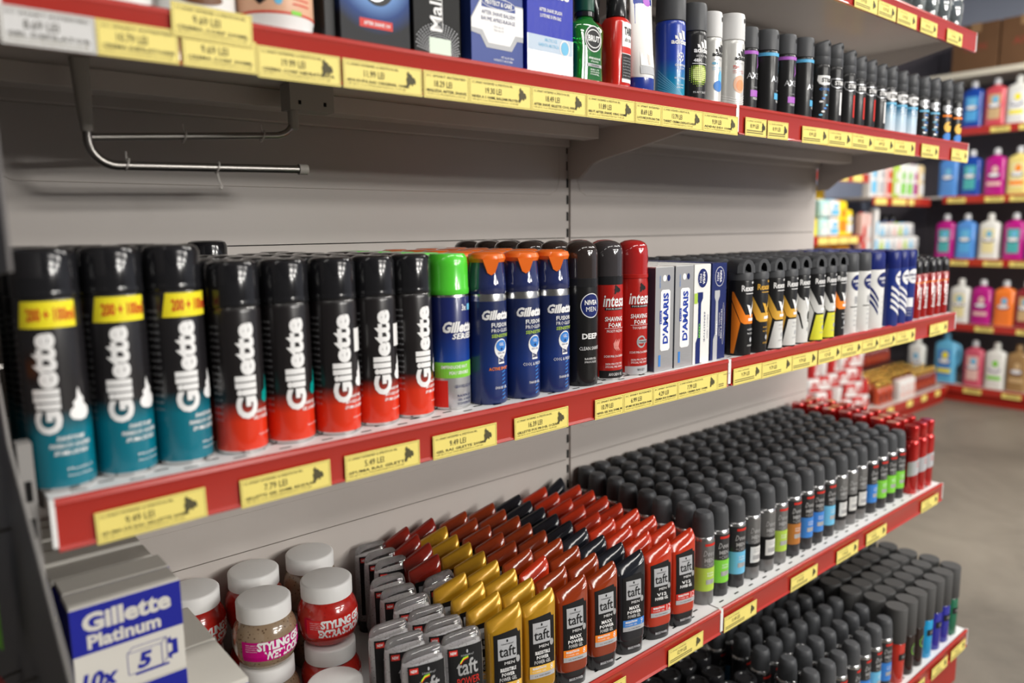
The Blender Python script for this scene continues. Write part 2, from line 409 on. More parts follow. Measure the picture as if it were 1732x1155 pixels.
mb = MB(); mb.loft([(0.335, 0.006, 0.006, 3, 0.103, 0.22), (0.36, 0.0075, 0.007, 3, 0.102, 0.22), (0.4115, 0.0095, 0.008, 4, 0.101, 0.22)], GREYPL, 16); part(mb, 'socket', t)
mb = MB(); mb.loft([(0.355, 0.0062, 0.0062, 3, 0.3425, 0.22), (0.378, 0.0062, 0.0062, 3, 0.3425, 0.22)], GREYPL, 16); mb.box(0.334, 0.395, 0.208, 0.236, 0.378, 0.4115, GREYPL); mb.box(0.345, 0.349, 0.2075, 0.2081, 0.385, 0.39, SLOT); mb.box(0.38, 0.384, 0.2075, 0.2081, 0.385, 0.39, SLOT); part(mb, 'clip', t, smooth=False, bevel=0.002)
mb = MB(); mb.tube([(0.346, 0.22, 0.3045), (0.358, 0.22, 0.3045)], 0.0068, GREYPL, 12); part(mb, 'end_cap', t)
CLR = mat('clear_plastic', (0.75, 0.72, 0.68), 0.15, alpha=0.45)
for x, z, hook in ((0.14, 0.302, 0), (0.241, 0.3025, 1), (0.205, 0.3367, 0), (0.30, 0.3437, 0)):
    mb = MB(); mb.tube([(x+0.0065*math.sin(2*PI*k/12)*0.3, 0.22+0.0068*math.cos(2*PI*k/12), z+0.0068*math.sin(2*PI*k/12)) for k in range(13)], 0.0012, CLR, 6)
    if hook: mb.tube([(x, 0.22, z-0.007), (x+0.001, 0.219, z-0.016), (x+0.003, 0.217, z-0.022), (x+0.001, 0.215, z-0.026)], 0.0016, CLR, 6)
    else: mb.tube([(x, 0.22, z+0.006), (x, 0.22, z+0.014)], 0.001, CLR, 6)
    part(mb, 'rail_ring', t)

# ================================================================= PRICE TAGS
LOGO = [(0.28, 1.0), (0.36, 0.86), (0.55, 0.8), (0.66, 0.66), (0.86, 0.62), (0.97, 0.4), (0.9, 0.24), (0.72, 0.3), (0.66, 0.12), (0.5, 0.26), (0.36, 0.16), (0.22, 0.0), (0.08, 0.04), (0.14, 0.3), (0.08, 0.52), (0.2, 0.66), (0.14, 0.84)]
def price_tag(x0, x1, z, price, prod, label, lv=2, y=-0.0081, paper=None, dz=0.0, tilt=0.0, group='price tags on the shelf edges'):
    wd = x1-x0; h = 0.029; mb = MB(); pm = paper or TAGY; hw = wd/2
    mb.box(-hw, hw, 0, 0.0006, 0, h, pm); s = flat(0)
    b = 0.0013
    for q in ((-hw+b, hw-b, b, b+0.00035), (-hw+b, hw-b, h-b-0.00035, h-b), (-hw+b, -hw+b+0.00035, b, h-b), (hw-b-0.00035, hw-b, b, h-b)): rect(mb, *q, TAGK2, s)
    w2 = min(wd, 0.0965); xl = -hw+0.004
    if lv >= 2:
        tw = min(0.062, wd-0.008)
        txt(mb, 'SC SMART INTERMED & SPEDITION SRL' if wd > 0.07 else 'SC SMART INTERMED', xl+tw/2, h-0.0048, tw, 0.0026, TAGK, s, res=1)
        txt(mb, prod, xl+min(0.075, wd-0.008)/2, 0.0086, min(0.075, wd-0.008), 0.0032, TAGK, s, res=1, bold=0.015)
        txt(mb, 'UM: BUC Cod: 7702018259328 Pret: %s LEI' % price, xl+min(0.07, wd-0.01)/2, 0.0048, min(0.07, wd-0.01), 0.0021, TAGK2, s, res=1)
    elif lv == 1:
        txt(mb, 'SC SMART INTERMED', xl+0.022, h-0.0052, min(0.044, wd-0.008), 0.0024, TAGK2, s, res=1)
        for zz in (0.0078, 0.0045): rect(mb, xl, min(hw-0.01, xl+0.06), zz, zz+0.0017, TAGK2, s)
    if price: txt(mb, price+' LEI', -hw+min(0.036, wd*0.42), 0.0163, 0.024, 0.0068, TAGK, s, res=1 if lv < 2 else 2)
    if wd > 0.08: shape(mb, ssh(LOGO, hw-0.0215, 0.0075, 0.0135, 0.0175), mat('tag_logo_ink', (0.09, 0.08, 0.04), 0.6), s, 3)
    elif wd > 0.06 and lv == 1: shape(mb, ssh(LOGO, hw-0.015, 0.008, 0.011, 0.016), TAGK, s, 3)
    o = mb.build('price_tag', None, ((x0+x1)/2, y, z-SH-0.0005+dz), 0, smooth=False); o.rotation_euler[1] = tilt
    return tag(o, label, 'price tag', group)
PT = price_tag
PT(.033, .128, ZM, '9.49', 'SPUMA DE RAS GILLETTE 300ML', 'yellow price tag below the leftmost teal-based foam can', tilt=-0.02)
PT(.161, .258, ZM, '7.79', 'GILLETTE GEL 200ML REGULAR', 'yellow price tag reading 7.79 LEI below the two teal-drop gel cans', tilt=-0.015)
PT(.275, .371, ZM, '5.49', 'SPUMA RAS GILETTE', 'yellow price tag reading 5.49 LEI below the black and orange foam cans')
PT(.390, .487, ZM, '9.49', 'GEL RAS GILETTE 200ML', 'yellow price tag reading 9.49 LEI below the green-capped can')
PT(.517, .614, ZM, '16.39', 'GILLETTE FUS PROGL OCEAN', 'yellow price tag reading 16.39 LEI below the orange-topped blue cans', tilt=-0.01)
PT(.667, .7275, ZM, '10.79', 'NIVEA GEL RAS 200ML M', 'yellow price tag reading 10.79 LEI below the black domed can')
PT(.728, .7945, ZM, '6.99', 'SPUMA DE RAS INTESA 300M', 'yellow price tag reading 6.99 LEI below the red shaving foam cans')
PT(.795, .8555, ZM, '4.29', 'CREMA RAS DAMARIS', 'yellow price tag reading 4.29 LEI below the silver boxes')
PT(.856, .962, ZM, '7.79', 'NIVEA CREMA RAS 100ML', 'yellow price tag reading 7.79 LEI below the white and navy boxes')
PT(.962, .990, ZM, '', '', 'narrow yellow price tag at the right end of the left middle strip', 1)
MT = [(1.009, 1.097), (1.098, 1.2), (1.201, 1.294), (1.298, 1.391), (1.392, 1.482), (1.483, 1.565), (1.566, 1.648), (1.649, 1.749), (1.834, 1.943)]
MTL = ['below the orange chevron deodorant next to the strip joint', 'below the amber chevron deodorants', 'below the white-bellied black deodorant', 'below the lime chevron deodorants', 'below the first of the white sprays', 'below the white sprays with navy stripes', 'below the wide white and navy tube', 'below the navy cans of the middle shelf', 'alone near the right end of the middle shelf']
for i, (a, b) in enumerate(MT): PT(a, b, ZM, ['9.79', '9.79', '9.79', '9.29', '8.79', '8.79', '8.49', '9.19', '6.99'][i], '', 'yellow price tag '+MTL[i], 1, tilt=random.uniform(-.012, .012))
PT(.001, .0675, ZT, '8.69', 'GEL DEPILATOR', 'grey-white price tag reading 8.69 LEI at the far left of the top strip', 2, paper=TAGW)
PT(.068, .133, ZT, '10.79', 'CREMA DEPILATOARE', 'yellow price tag reading 10.79 LEI right of the grey-white tag', 2)
PT(.128, .2, ZT, '9.69', 'CREMA CORP 200ML', 'yellow price tag stuck higher than its neighbours, overlapping the red strip', 2, y=-0.0092, dz=0.0235, tilt=0.02)
PT(.136, .2035, ZT, '9.69', 'CREMA CORP 300ML', 'yellow price tag reading 9.69 LEI just under the raised tag', 2)
PT(.204, .29, ZT, '19.99', 'CREMA CORP HIDRATANTA', 'yellow price tag reading 19.99 LEI below the peach jar', 2, dz=-0.002)
PT(.293, .389, ZT, '11.99', 'APA DUPA RAS ORIGINAL 100ML', 'yellow price tag reading 11.99 LEI below the blue-printed black box', 2, dz=-0.002)
PT(.391, .4535, ZT, '18.29', 'MALIZIA AFTER SHAVE', 'yellow price tag reading 18.29 LEI below the black box with upright white lettering', 2, dz=-0.002)
PT(.454, .55, ZT, '19.30', 'NIVEA A S 100ML BALSAM PROTECT', 'yellow price tag reading 19.30 LEI below the blue and white balm box', 2, dz=-0.002)
PT(.5505, .647, ZT, '18.49', 'AFTER SHAVE GILLETTE COOL WAVE', 'yellow price tag reading 18.49 LEI below the shiny blue and silver box', 2, dz=-0.002)
PT(.648, .745, ZT, '11.89', 'BRUT AFTER SHAVE ORIG 100ML', 'yellow price tag reading 11.89 LEI below the green bottle', 2, dz=-0.002)
PT(.746, .8035, ZT, '8.69', 'LOTIUNE DUPA RAS TAR', 'yellow price tag reading 8.69 LEI below the red bottle', 2, dz=-0.002)
PT(.804, .9035, ZT, '13.79', 'TARBET CREMA DEPILATOARE', 'yellow price tag reading 13.79 LEI below the white and blue tube', 2, dz=-0.002)
PT(.904, .9985, ZT, '9.59', 'ADIDAS DEO 150ML', 'yellow price tag reading 9.59 LEI at the joint of the top strip', 2, dz=-0.002)
TT = [(1.02, 1.083), (1.087, 1.153), (1.201, 1.2955), (1.296, 1.3885), (1.389, 1.4815), (1.482, 1.5775), (1.578, 1.682), (1.717, 1.812), (1.889, 1.99)]
TTL = ['below the white sprays beside the top strip joint', 'below the first purple-banded spray, short and alone with its neighbour', 'below the blue-banded black spray, with the row of five starting there', 'second of the five in a row under the black sprays', 'third of the five in a row under the black sprays', 'fourth of the five in a row under the black sprays', 'last of the five in a row under the black sprays', 'alone below the pale-based sprays near the right end', 'at the very right end of the body spray shelf']
for i, (a, b) in enumerate(TT): PT(a, b, ZT, '8.99', '', 'yellow price tag '+TTL[i], 1, tilt=random.uniform(-.012, .012))
PT(.66, .7398, Z3, '12.49', 'GEL TAFT', 'yellow price tag below the gold gel tubes', 1)
PT(.846, .942, Z3, '12.99', 'GEL TAFT MAXX POWER', 'yellow price tag on the gel shelf below the red gel tubes', 1)
for (a, b), l in zip([(1.005, 1.11), (1.233, 1.338), (1.421, 1.519), (1.559, 1.661), (1.859, 1.964)], ['leftmost under the grey-domed deodorants, next to the joint', 'second from the joint under the grey-domed deodorants', 'third from the joint under the grey-domed deodorants', 'fourth from the joint under the grey-domed deodorants', 'at the right end under the metallic red bottles']):
    PT(a, b, Z3, '11.49', '', 'yellow price tag '+l, 1)
for (a, b), l in zip([(1.55, 1.62), (1.655, 1.722), (1.765, 1.862), (1.885, 1.982)], ['leftmost in view on the lowest strip', 'second in view on the lowest strip, below the red spray', 'third on the lowest strip, below the navy spray', 'at the right end of the lowest strip']):
    PT(a, b, Z4, '7.99', '', 'yellow price tag '+l, 1, y=-0.085-0.0081)
for (a, b), l in zip([(1.37, 1.465), (1.468, 1.548), (1.555, 1.648), (1.67, 1.757), (1.814, 1.902)], ['leftmost in view on the highest shelf', 'second in view on the highest shelf', 'middle one in view on the highest shelf', 'fourth in view on the highest shelf', 'nearest the right end of the highest shelf']):
    PT(a, b, ZTT, '15.99', '', 'yellow price tag '+l, 1)

# ================================================================= SHAVING CANS (middle shelf)
def crown(r, z0, z1, rr=0.006): return [(r*0.985, z0), (r, z0+0.0015), (r, z1-rr), (r-rr*0.3, z1-rr*0.3), (r-rr, z1), (0.002, z1)]
WORDS_FOAM = ['SHAVE FOAM', 'PIANKA DO GOLENIA', 'SPUMA DE RAS']
FOAM = [(0.5, 1), (0.58, 0.8), (0.78, 0.62), (0.74, 0.5), (0.98, 0.34), (1.0, 0.16), (0.8, 0.02), (0.5, 0.0), (0.14, 0.06), (0.0, 0.2), (0.08, 0.36), (0.24, 0.42), (0.2, 0.56), (0.4, 0.66), (0.42, 0.84)]
DROP = [(0.75, 1), (0.8, 0.6), (1.0, 0.3), (0.7, 0.05), (0.3, 0.0), (0.0, 0.15), (0.1, 0.4), (0.5, 0.5), (0.62, 0.75)]
def gillette_can(name, label, loc, kind, rot, group):
    tall = kind == 'teal'; R = 0.0262 if tall else 0.0255; H = 0.2135 if tall else 0.1965; hc = 0.042 if tall else 0.045; zc = H-hc
    t = thing(name, label, 'shaving foam', loc, rot, group)
    if tall: bm_ = gmat('black_to_teal_tin', [(0.0, (0.0, 0.17, 0.24)), (0.052, (0.0, 0.17, 0.24)), (0.073, (0.013, 0.012, 0.014)), (0.25, (0.013, 0.012, 0.014))])
    else: bm_ = gmat('black_to_orange_tin', [(0.0, (0.72, 0.035, 0.008)), (0.034, (0.72, 0.035, 0.008)), (0.055, (0.013, 0.011, 0.012)), (0.25, (0.013, 0.011, 0.012))])
    mb = MB(); mb.lathe([(R*0.93, 0), (R*0.985, 0.0012), (R*0.985, 0.003), (R, 0.0042), (R, zc-0.006), (R*0.97, zc-0.002), (R*0.9, zc)], bm_, 36, mats=[RIM, RIM, RIM, bm_, bm_, RIM])
    s = cyl(R)
    x0 = -0.004
    if tall:
        shape(mb, [(-0.022, zc-0.026), (0.026, zc-0.026), (0.026, zc-0.003), (-0.018, zc-0.003)], YELP, s, 1)
        txt(mb, '200 + 100ml', 0.006, zc-0.0145, 0.038, 0.0115, REDP, s, bold=0.03, layer=3)
        txt(mb, 'Gillette', x0, 0.097, 0.089, 0.0215, WHITE, s, PI/2, bold=0.045, shear=0.0, layer=2, res=3)
        shape(mb, ssh(FOAM, 0.0125, 0.062, 0.018, 0.03), WHITE, s, 3)
        for k, wd_ in enumerate((0.022, 0.034, 0.028)): txt(mb, WORDS_FOAM[k], 0.012, 0.048-k*0.0065, wd_, 0.0042, WHITE, s, bold=0.02, shear=0.2, res=1)
        lines(mb, 0.018, 0.02, 0.022, 2, 0.006, 0.0024, WHITE, s, ['Menthol', 'Mentol, Mentha'])
    else:
        gel = kind == 'gel'
        txt(mb, 'Gillette', x0+0.002, 0.086, 0.098, 0.0215, WHITE, s, PI/2, bold=0.045, res=3)
        if gel: shape(mb, ssh(DROP, 0.015, 0.05, 0.013, 0.03), TEALP, s, 3)
        else: shape(mb, ssh(FOAM, 0.014, 0.052, 0.016, 0.03), WHITE, s, 3)
        for k, (q, wd_) in enumerate((('SHAVE GEL', 0.018), ('GEL A RASER', 0.022)) if gel else (('SHAVE FOAM', 0.018), ('MOUSSE A RASER', 0.028), ('SPUMA DA BARBA', 0.03))): txt(mb, q, 0.014, 0.043-k*0.006, wd_, 0.0038, WHITE, s, bold=0.02, shear=0.2, res=1)
        txt(mb, 'Regular, Normal', 0.018, 0.0185, 0.018, 0.0022, WHITE, s, res=1)
        rect(mb, -0.041, -0.03, 0.034, 0.05, REDP, s, 2)
    for k in range(15): txt(mb, ['CONTIENE BUTANE', 'NU PERFORATI', 'GILLETTE UK'][k % 3], -0.034, zc-0.02-k*0.0068, 0.015, 0.0022, GREYP, s, res=1)
    part(mb, 'can_body', t)
    mb = MB(); mb.lathe([(R*1.0, zc-0.001), (R*1.012, zc), (R*1.012, zc+0.0035), (R*0.998, zc+0.005)]+crown(R*0.998, zc+0.0055, H, 0.007)[1:], CAPS, 36); part(mb, 'cap', t)
    return t
G_ = 'shaving foam and gel cans on the middle shelf'
ga = gillette_can('shaving_foam_can', 'tall black and teal foam can with yellow band, leftmost on its shelf', (0.021, 0.043, ZM), 'teal', -0.30, G_)
gb = dup(ga, (0.0755, 0.049, ZM), -0.12, 'tall black and teal foam can with yellow band, second from the left')
gc = dup(ga, (0.129, 0.049, ZM), 0.12, 'tall black and teal foam can with yellow band, beside the first orange-based can')
for i, (p, nm) in enumerate(((ga, 'the leftmost yellow-banded can'), (gb, 'the second yellow-banded can'), (gc, 'the third yellow-banded can'))):
    rows(p, 3, 0.056, 'tall black and teal foam can', G_, back_of=nm)
gd = gillette_can('shaving_gel_can', 'black and orange gel can with a teal drop, right of the yellow-banded cans', (0.185, 0.043, ZM), 'gel', 0.0, G_)
ge = dup(gd, (0.240, 0.045, ZM), -0.03, 'black and orange gel can with a teal drop, left of the foam cans')
gf = gillette_can('shaving_foam_can', 'black and orange foam can, left one of the three with white foam puffs', (0.294, 0.040, ZM), 'foam', -0.1, G_)
gg = dup(gf, (0.348, 0.045, ZM), -0.12, 'black and orange foam can with a white sticker, middle of the three')
gh = dup(gf, (0.400, 0.047, ZM), 0.1, 'black and orange foam can standing against the green-capped can')
for p in (gf, gg):
    mb = MB(); s = cyl(0.0256); rect(mb, 0.014, 0.028, 0.092, 0.118, CAPW, s, 5); part(mb, 'sticker', p)
for p, nm, n in ((gd, 'the left teal-drop gel can', 6), (ge, 'the right teal-drop gel can', 5), (gf, 'the leftmost foam-puff can', 5), (gg, 'the middle foam-puff can', 6), (gh, 'the foam can beside the green cap', 4)):
    rows(p, n, 0.054, 'black and orange shaving can', G_, back_of=nm)
dup(ga, (0.265, 0.347, ZM), 0.3, 'taller smoky-capped foam can standing out against the back panel', G_)

# green-capped series gel
NAVB = gmat('navy_to_blue_tin', [(0, (0.01, 0.02, 0.11)), (0.065, (0.008, 0.05, 0.3)), (0.1, (0.01, 0.02, 0.14)), (0.25, (0.008, 0.012, 0.09))])
GRC = mat('green_plastic_cap', (0.09, 0.66, 0.04), 0.22, coat=0.5)
def series_can(label, loc, rot):
    t = thing('shaving_gel_can', label, 'shaving gel', loc, rot, G_); R = 0.0262; H = 0.196; zc = 0.146
    mb = MB(); mb.lathe([(R*0.93, 0), (R*0.98, 0.0015), (R*0.98, 0.003), (R, 0.004), (R, 0.042), (R, zc-0.004), (R*0.95, zc)], NAVB, 36, mats=[RIM, RIM, RIM, SILV, NAVB, RIM]); s = cyl(R)
    rect(mb, -0.03, 0.045, 0.041, 0.061, GREENP, s, 1)
    txt(mb, 'EMPFINDLICHE HAUT', -0.002, 0.055, 0.036, 0.0042, WHITE, s, bold=0.02, res=1); txt(mb, 'PEAU SENSIBLE', 0.004, 0.0475, 0.028, 0.0042, WHITE, s, bold=0.02, res=1)
    txt(mb, 'Gillette', 0.006, 0.105, 0.046, 0.014, WHITE, s, bold=0.045, shear=0.25, res=2); txt(mb, 'SERIES', 0.011, 0.0935, 0.032, 0.0075, WHITE, s, bold=0.03, shear=0.25, res=1)
    txt(mb, '3x', 0.012, 0.129, 0.008, 0.008, WHITE, s, bold=0.02); rect(mb, 0.018, 0.026, 0.125, 0.133, LBLUE, s, 2)
    rect(mb, -0.034, -0.012, 0.004, 0.038, REDP, s, 1)
    txt(mb, 'GEVOELIGE HUID', 0.012, 0.03, 0.032, 0.004, NAVY, s, res=1); lines(mb, 0.012, 0.018, 0.024, 3, 0.005, 0.003, NAVY, s, ['RASIERGEL', 'GEL A RASER', 'SCHEERGEL'])
    part(mb, 'can_body', t)
    mb = MB(); mb.lathe([(R*1.0, zc-0.001), (R*1.02, zc), (R*1.02, zc+0.006), (R*0.995, zc+0.008)]+[(R*0.985, H-0.016), (R*0.95, H-0.006), (R*0.82, H-0.001), (0.002, H)], GRC, 36); part(mb, 'cap', t); return t
p = series_can('dark blue gel can with a bright green cap, at the front of its row', (0.458, 0.050, ZM), -0.25)
rows(p, 5, 0.056, 'blue gel can with bright green cap', G_, back_of='the front green-capped can', dx=-0.001)
# orange-topped gel
FNB = gmat('deep_blue_tin', [(0, (0.01, 0.022, 0.11)), (0.05, (0.008, 0.035, 0.2)), (0.1, (0.01, 0.022, 0.1)), (0.25, (0.014, 0.018, 0.06))])
FCAP = mat('navy_clear_cap', (0.02, 0.03, 0.12), 0.08, coat=1.0); FOR = mat('orange_button', (0.85, 0.16, 0.015), 0.25, coat=0.3)
def fusion_can(label, loc, rot, sport):
    t = thing('shaving_gel_can', label, 'shaving gel', loc, rot, G_); R = 0.0252; H = 0.196; zc = 0.143
    mb = MB(); mb.lathe([(R*0.93, 0), (R*0.985, 0.0015), (R, 0.003), (R, zc-0.009), (R*0.985, zc-0.004), (R*0.96, zc)], FNB, 36, mats=[FNB, FNB, FNB, RIM, RIM]); s = cyl(R)
    txt(mb, 'Gillette', 0.008, 0.1165, 0.042, 0.0125, WHITE, s, bold=0.045, shear=0.22); txt(mb, 'FUSION', 0.012, 0.1035, 0.026, 0.006, WHITE, s, bold=0.02, res=1)
    txt(mb, 'PROGLIDE', 0.013, 0.0965, 0.028, 0.0045, WHITE, s, res=1); txt(mb, 'SENSITIVE', 0.014, 0.0895, 0.03, 0.0045, LIME, s, bold=0.02, res=1)
    disc(mb, 0.013, 0.073, 0.0105, 0.0125, WHITE, s, 1); rect(mb, 0.008, 0.018, 0.053, 0.064, WHITE, s, 1); disc(mb, 0.013, 0.0765, 0.0085, 0.0075, BLUEP, s, 3)
    txt(mb, 'GEL', 0.013, 0.0785, 0.008, 0.004, WHITE, s, layer=5, res=1); txt(mb, '+', 0.013, 0.0725, 0.004, 0.004, NAVY, s, layer=5, bold=0.03, res=1); txt(mb, 'SKIN CARE', 0.013, 0.0672, 0.012, 0.0025, NAVY, s, layer=5, res=1); txt(mb, '2in1', 0.013, 0.0585, 0.009, 0.006, NAVY, s, layer=5, bold=0.03, res=1)
    if sport: txt(mb, 'ACTIVE SPORT', 0.01, 0.047, 0.03, 0.0042, ORNG, s, bold=0.02, res=1)
    else: txt(mb, 'COOL & FRESH', 0.01, 0.047, 0.03, 0.0042, WHITE, s, res=1)
    txt(mb, 'SHAVE GEL', 0.013, 0.022, 0.02, 0.0035, WHITE, s, res=1)
    for k in range(9): shape(mb, [(0.014, 0.006+k*0.005), (0.02, 0.008+k*0.005), (0.02, 0.0095+k*0.005), (0.014, 0.0075+k*0.005)], BLUEP, s, 0)
    part(mb, 'can_body', t)
    mb = MB(); mb.loft([(zc, R*0.97, R*0.97), (zc+0.001, R*1.0, R*1.0), (zc+0.012, R*1.0, R*1.0), (zc+0.0135, R*0.985, R*0.985), (zc+0.03, R*0.93, R*0.95), (H-0.012, R*0.88, R*0.9), (H-0.006, R*0.86, R*0.86)], FCAP, 32); part(mb, 'cap', t)
    mb = MB(); mb.loft([(H-0.013, R*0.93, R*0.93), (H-0.008, R*0.97, R*0.97, 2.3), (H-0.003, R*0.9, R*0.88, 2.3), (H, R*0.6, R*0.55, 2.2, 0, 0)], FOR, 32)
    mb.prism([(-0.011, H-0.009), (-0.005, H-0.026), (0, H-0.029), (0.005, H-0.026), (0.011, H-0.009)], 'y', -R*0.995, -R*0.86, FOR); part(mb, 'button', t); return t
p1 = fusion_can('dark blue gel can with orange top and orange lettering, next to the green cap', (0.511, 0.0375, ZM), -0.42, True)
p2 = fusion_can('dark blue gel can with orange top, middle of the three', (0.566, 0.034, ZM), -0.42, False)
p3 = dup(p2, (0.6225, 0.034, ZM), -0.45, 'dark blue gel can with orange top, against the black domed can')
for p, nm in ((p1, 'the left orange-topped can'), (p2, 'the middle orange-topped can'), (p3, 'the right orange-topped can')): rows(p, 5, 0.056, 'dark blue gel can with orange top', G_, back_of=nm, dx=0.001)
# domed cans
def domed_can(name, label, loc, rot, kind):
    t = thing(name, label, 'shaving foam', loc, rot, G_); R = 0.0245; H = 0.206; zc = 0.152
    bc = {'black': mat('black_tin', (0.012, 0.012, 0.013), 0.28, coat=0.3), 'dark': mat('red_tin', (0.42, 0.012, 0.008), 0.25, coat=0.4), 'red': mat('red_tin', (0.42, 0.012, 0.008), 0.25, coat=0.4)}[kind]
    cc = {'black': mat('smoky_brown_dome', (0.03, 0.022, 0.02), 0.1, coat=1.0), 'dark': mat('smoky_charcoal_dome', (0.045, 0.04, 0.043), 0.1, coat=1.0), 'red': mat('red_clear_dome', (0.42, 0.015, 0.015), 0.1, coat=1.0)}[kind]
    mb = MB(); mb.lathe([(R*0.93, 0), (R*0.985, 0.0015), (R*0.985, 0.003), (R, 0.0045), (R, zc-0.012), (R*0.97, zc-0.006), (R*0.95, zc)], bc, 36, mats=[RIM if kind != 'black' else bc]*3+[bc]*3); s = cyl(R)
    if kind == 'black':
        disc(mb, 0.011, 0.116, 0.0165, 0.0175, WHITE, s, 1, 36); disc(mb, 0.011, 0.116, 0.0153, 0.0163, NAVY, s, 2, 36)
        txt(mb, 'NIVEA', 0.011, 0.1205, 0.021, 0.007, WHITE, s, layer=4, bold=0.03, res=1); txt(mb, 'MEN', 0.011, 0.111, 0.017, 0.0065, WHITE, s, layer=4, res=1)
        txt(mb, 'DEEP', 0.01, 0.0725, 0.026, 0.008, WHITE, s, bold=0.035); txt(mb, 'CLEAN SHAVE', 0.01, 0.055, 0.034, 0.005, WHITE, s, res=1); lines(mb, 0.011, 0.04, 0.02, 2, 0.0048, 0.003, WHITE, s, ['RASIERGEL', 'MOUSSE'])
    else:
        txt(mb, 'intesa', 0.006, 0.118, 0.036, 0.017, WHITE, s, bold=0.02, shear=0.12); shape(mb, ssh(LOGO, 0.003, 0.128, 0.012, 0.014), BLACKP, s, 3)
        rect(mb, -0.01, 0.022, 0.1045, 0.1085, BLACKP, s, 1); txt(mb, 'POUR HOMME', 0.006, 0.1065, 0.028, 0.0025, WHITE, s, layer=3, res=1)
        txt(mb, 'SHAVING', 0.005, 0.0915, 0.03, 0.007, WHITE, s, bold=0.02, res=1); txt(mb, 'FOAM', 0.006, 0.0825, 0.021, 0.007, WHITE, s, bold=0.02, res=1)
        txt(mb, 'MOISTURIZING' if kind == 'dark' else 'TOUGH BEARD', 0.007, 0.0735, 0.028, 0.004, WHITE, s, res=1); rect(mb, -0.01, 0.024, 0.0775, 0.078, WHITE, s, 1)
        if kind == 'dark':
            for q in range(3): shape(mb, [(0.008+0.004*q, 0.062), (0.003+0.003*q, 0.055), (0.004+0.003*q, 0.048), (0.01+0.003*q, 0.043), (0.006+0.003*q, 0.05)], mat('pink_print', (0.7, 0.25, 0.22), 0.4), s, 1)
        else: ring(mb, 0.008, 0.052, 0.0085, 0.0095, 0.0025, SILV, s, 1); rect(mb, 0.002, 0.02, 0.0495, 0.055, SILV, s, 3); txt(mb, 'Vitamins', 0.011, 0.0522, 0.015, 0.003, BLACKP, s, layer=5, res=1)
        txt(mb, 'SCHIUMA DA BARBA', 0.006, 0.036, 0.034, 0.0035, WHITE, s, res=1); lines(mb, 0.006, 0.0245, 0.03, 2, 0.0042, 0.003, WHITE, s, ['SKIN PROTECTIVE', 'SPECIAL PRE SHAVE'])
        rect(mb, -0.018, 0.03, 0.003, 0.0145, BLACKP if kind == 'dark' else GREYP, s, 1); txt(mb, 'AVOCADO OIL' if kind == 'dark' else 'WOODY', 0.008, 0.0088, 0.024 if kind == 'dark' else 0.014, 0.0045, WHITE if kind == 'dark' else BLACKP, s, layer=3, res=1)
    part(mb, 'can_body', t)
    if kind != 'red':
        mb = MB(); mb.lathe([(R*0.96, zc-0.011), (R*1.005, zc-0.01), (R*1.005, zc+0.002), (R*0.97, zc+0.003)], CAPK, 36); part(mb, 'collar', t)
    else:
        mb = MB(); mb.lathe([(R*0.96, zc-0.004), (R*1.005, zc-0.003), (R*1.005, zc+0.002), (R*0.97, zc+0.003)], bc, 36); part(mb, 'collar', t)
    mb = MB(); mb.lathe([(R*0.985, zc+0.002), (R*0.985, H-0.024), (R*0.97, H-0.016), (R*0.9, H-0.009), (R*0.76, H-0.0045), (R*0.5, H-0.0013), (0.003, H)], cc, 36); part(mb, 'cap', t); return t
q1 = domed_can('shaving_foam_can', 'slim black foam can with smoky domed cap, between blue and red cans', (0.681, 0.034, ZM), -0.6, 'black')
q2 = domed_can('shaving_foam_can', 'red foam can with a dark smoky dome', (0.7405, 0.039, ZM), -0.5, 'dark')
q3 = domed_can('shaving_foam_can', 'red foam can with a clear red dome, beside the silver boxes', (0.7955, 0.037, ZM), -0.5, 'red')
rows(q1, 6, 0.056, 'black foam can with smoky dome', G_, back_of='the front black domed can', dx=0.002)
rows(q2, 6, 0.056, 'red foam can with dark dome', G_, back_of='the front dark-domed red can', dx=0.001)
rows(q3, 3, 0.056, 'red foam can with red dome', G_, back_of='the front red-domed can')

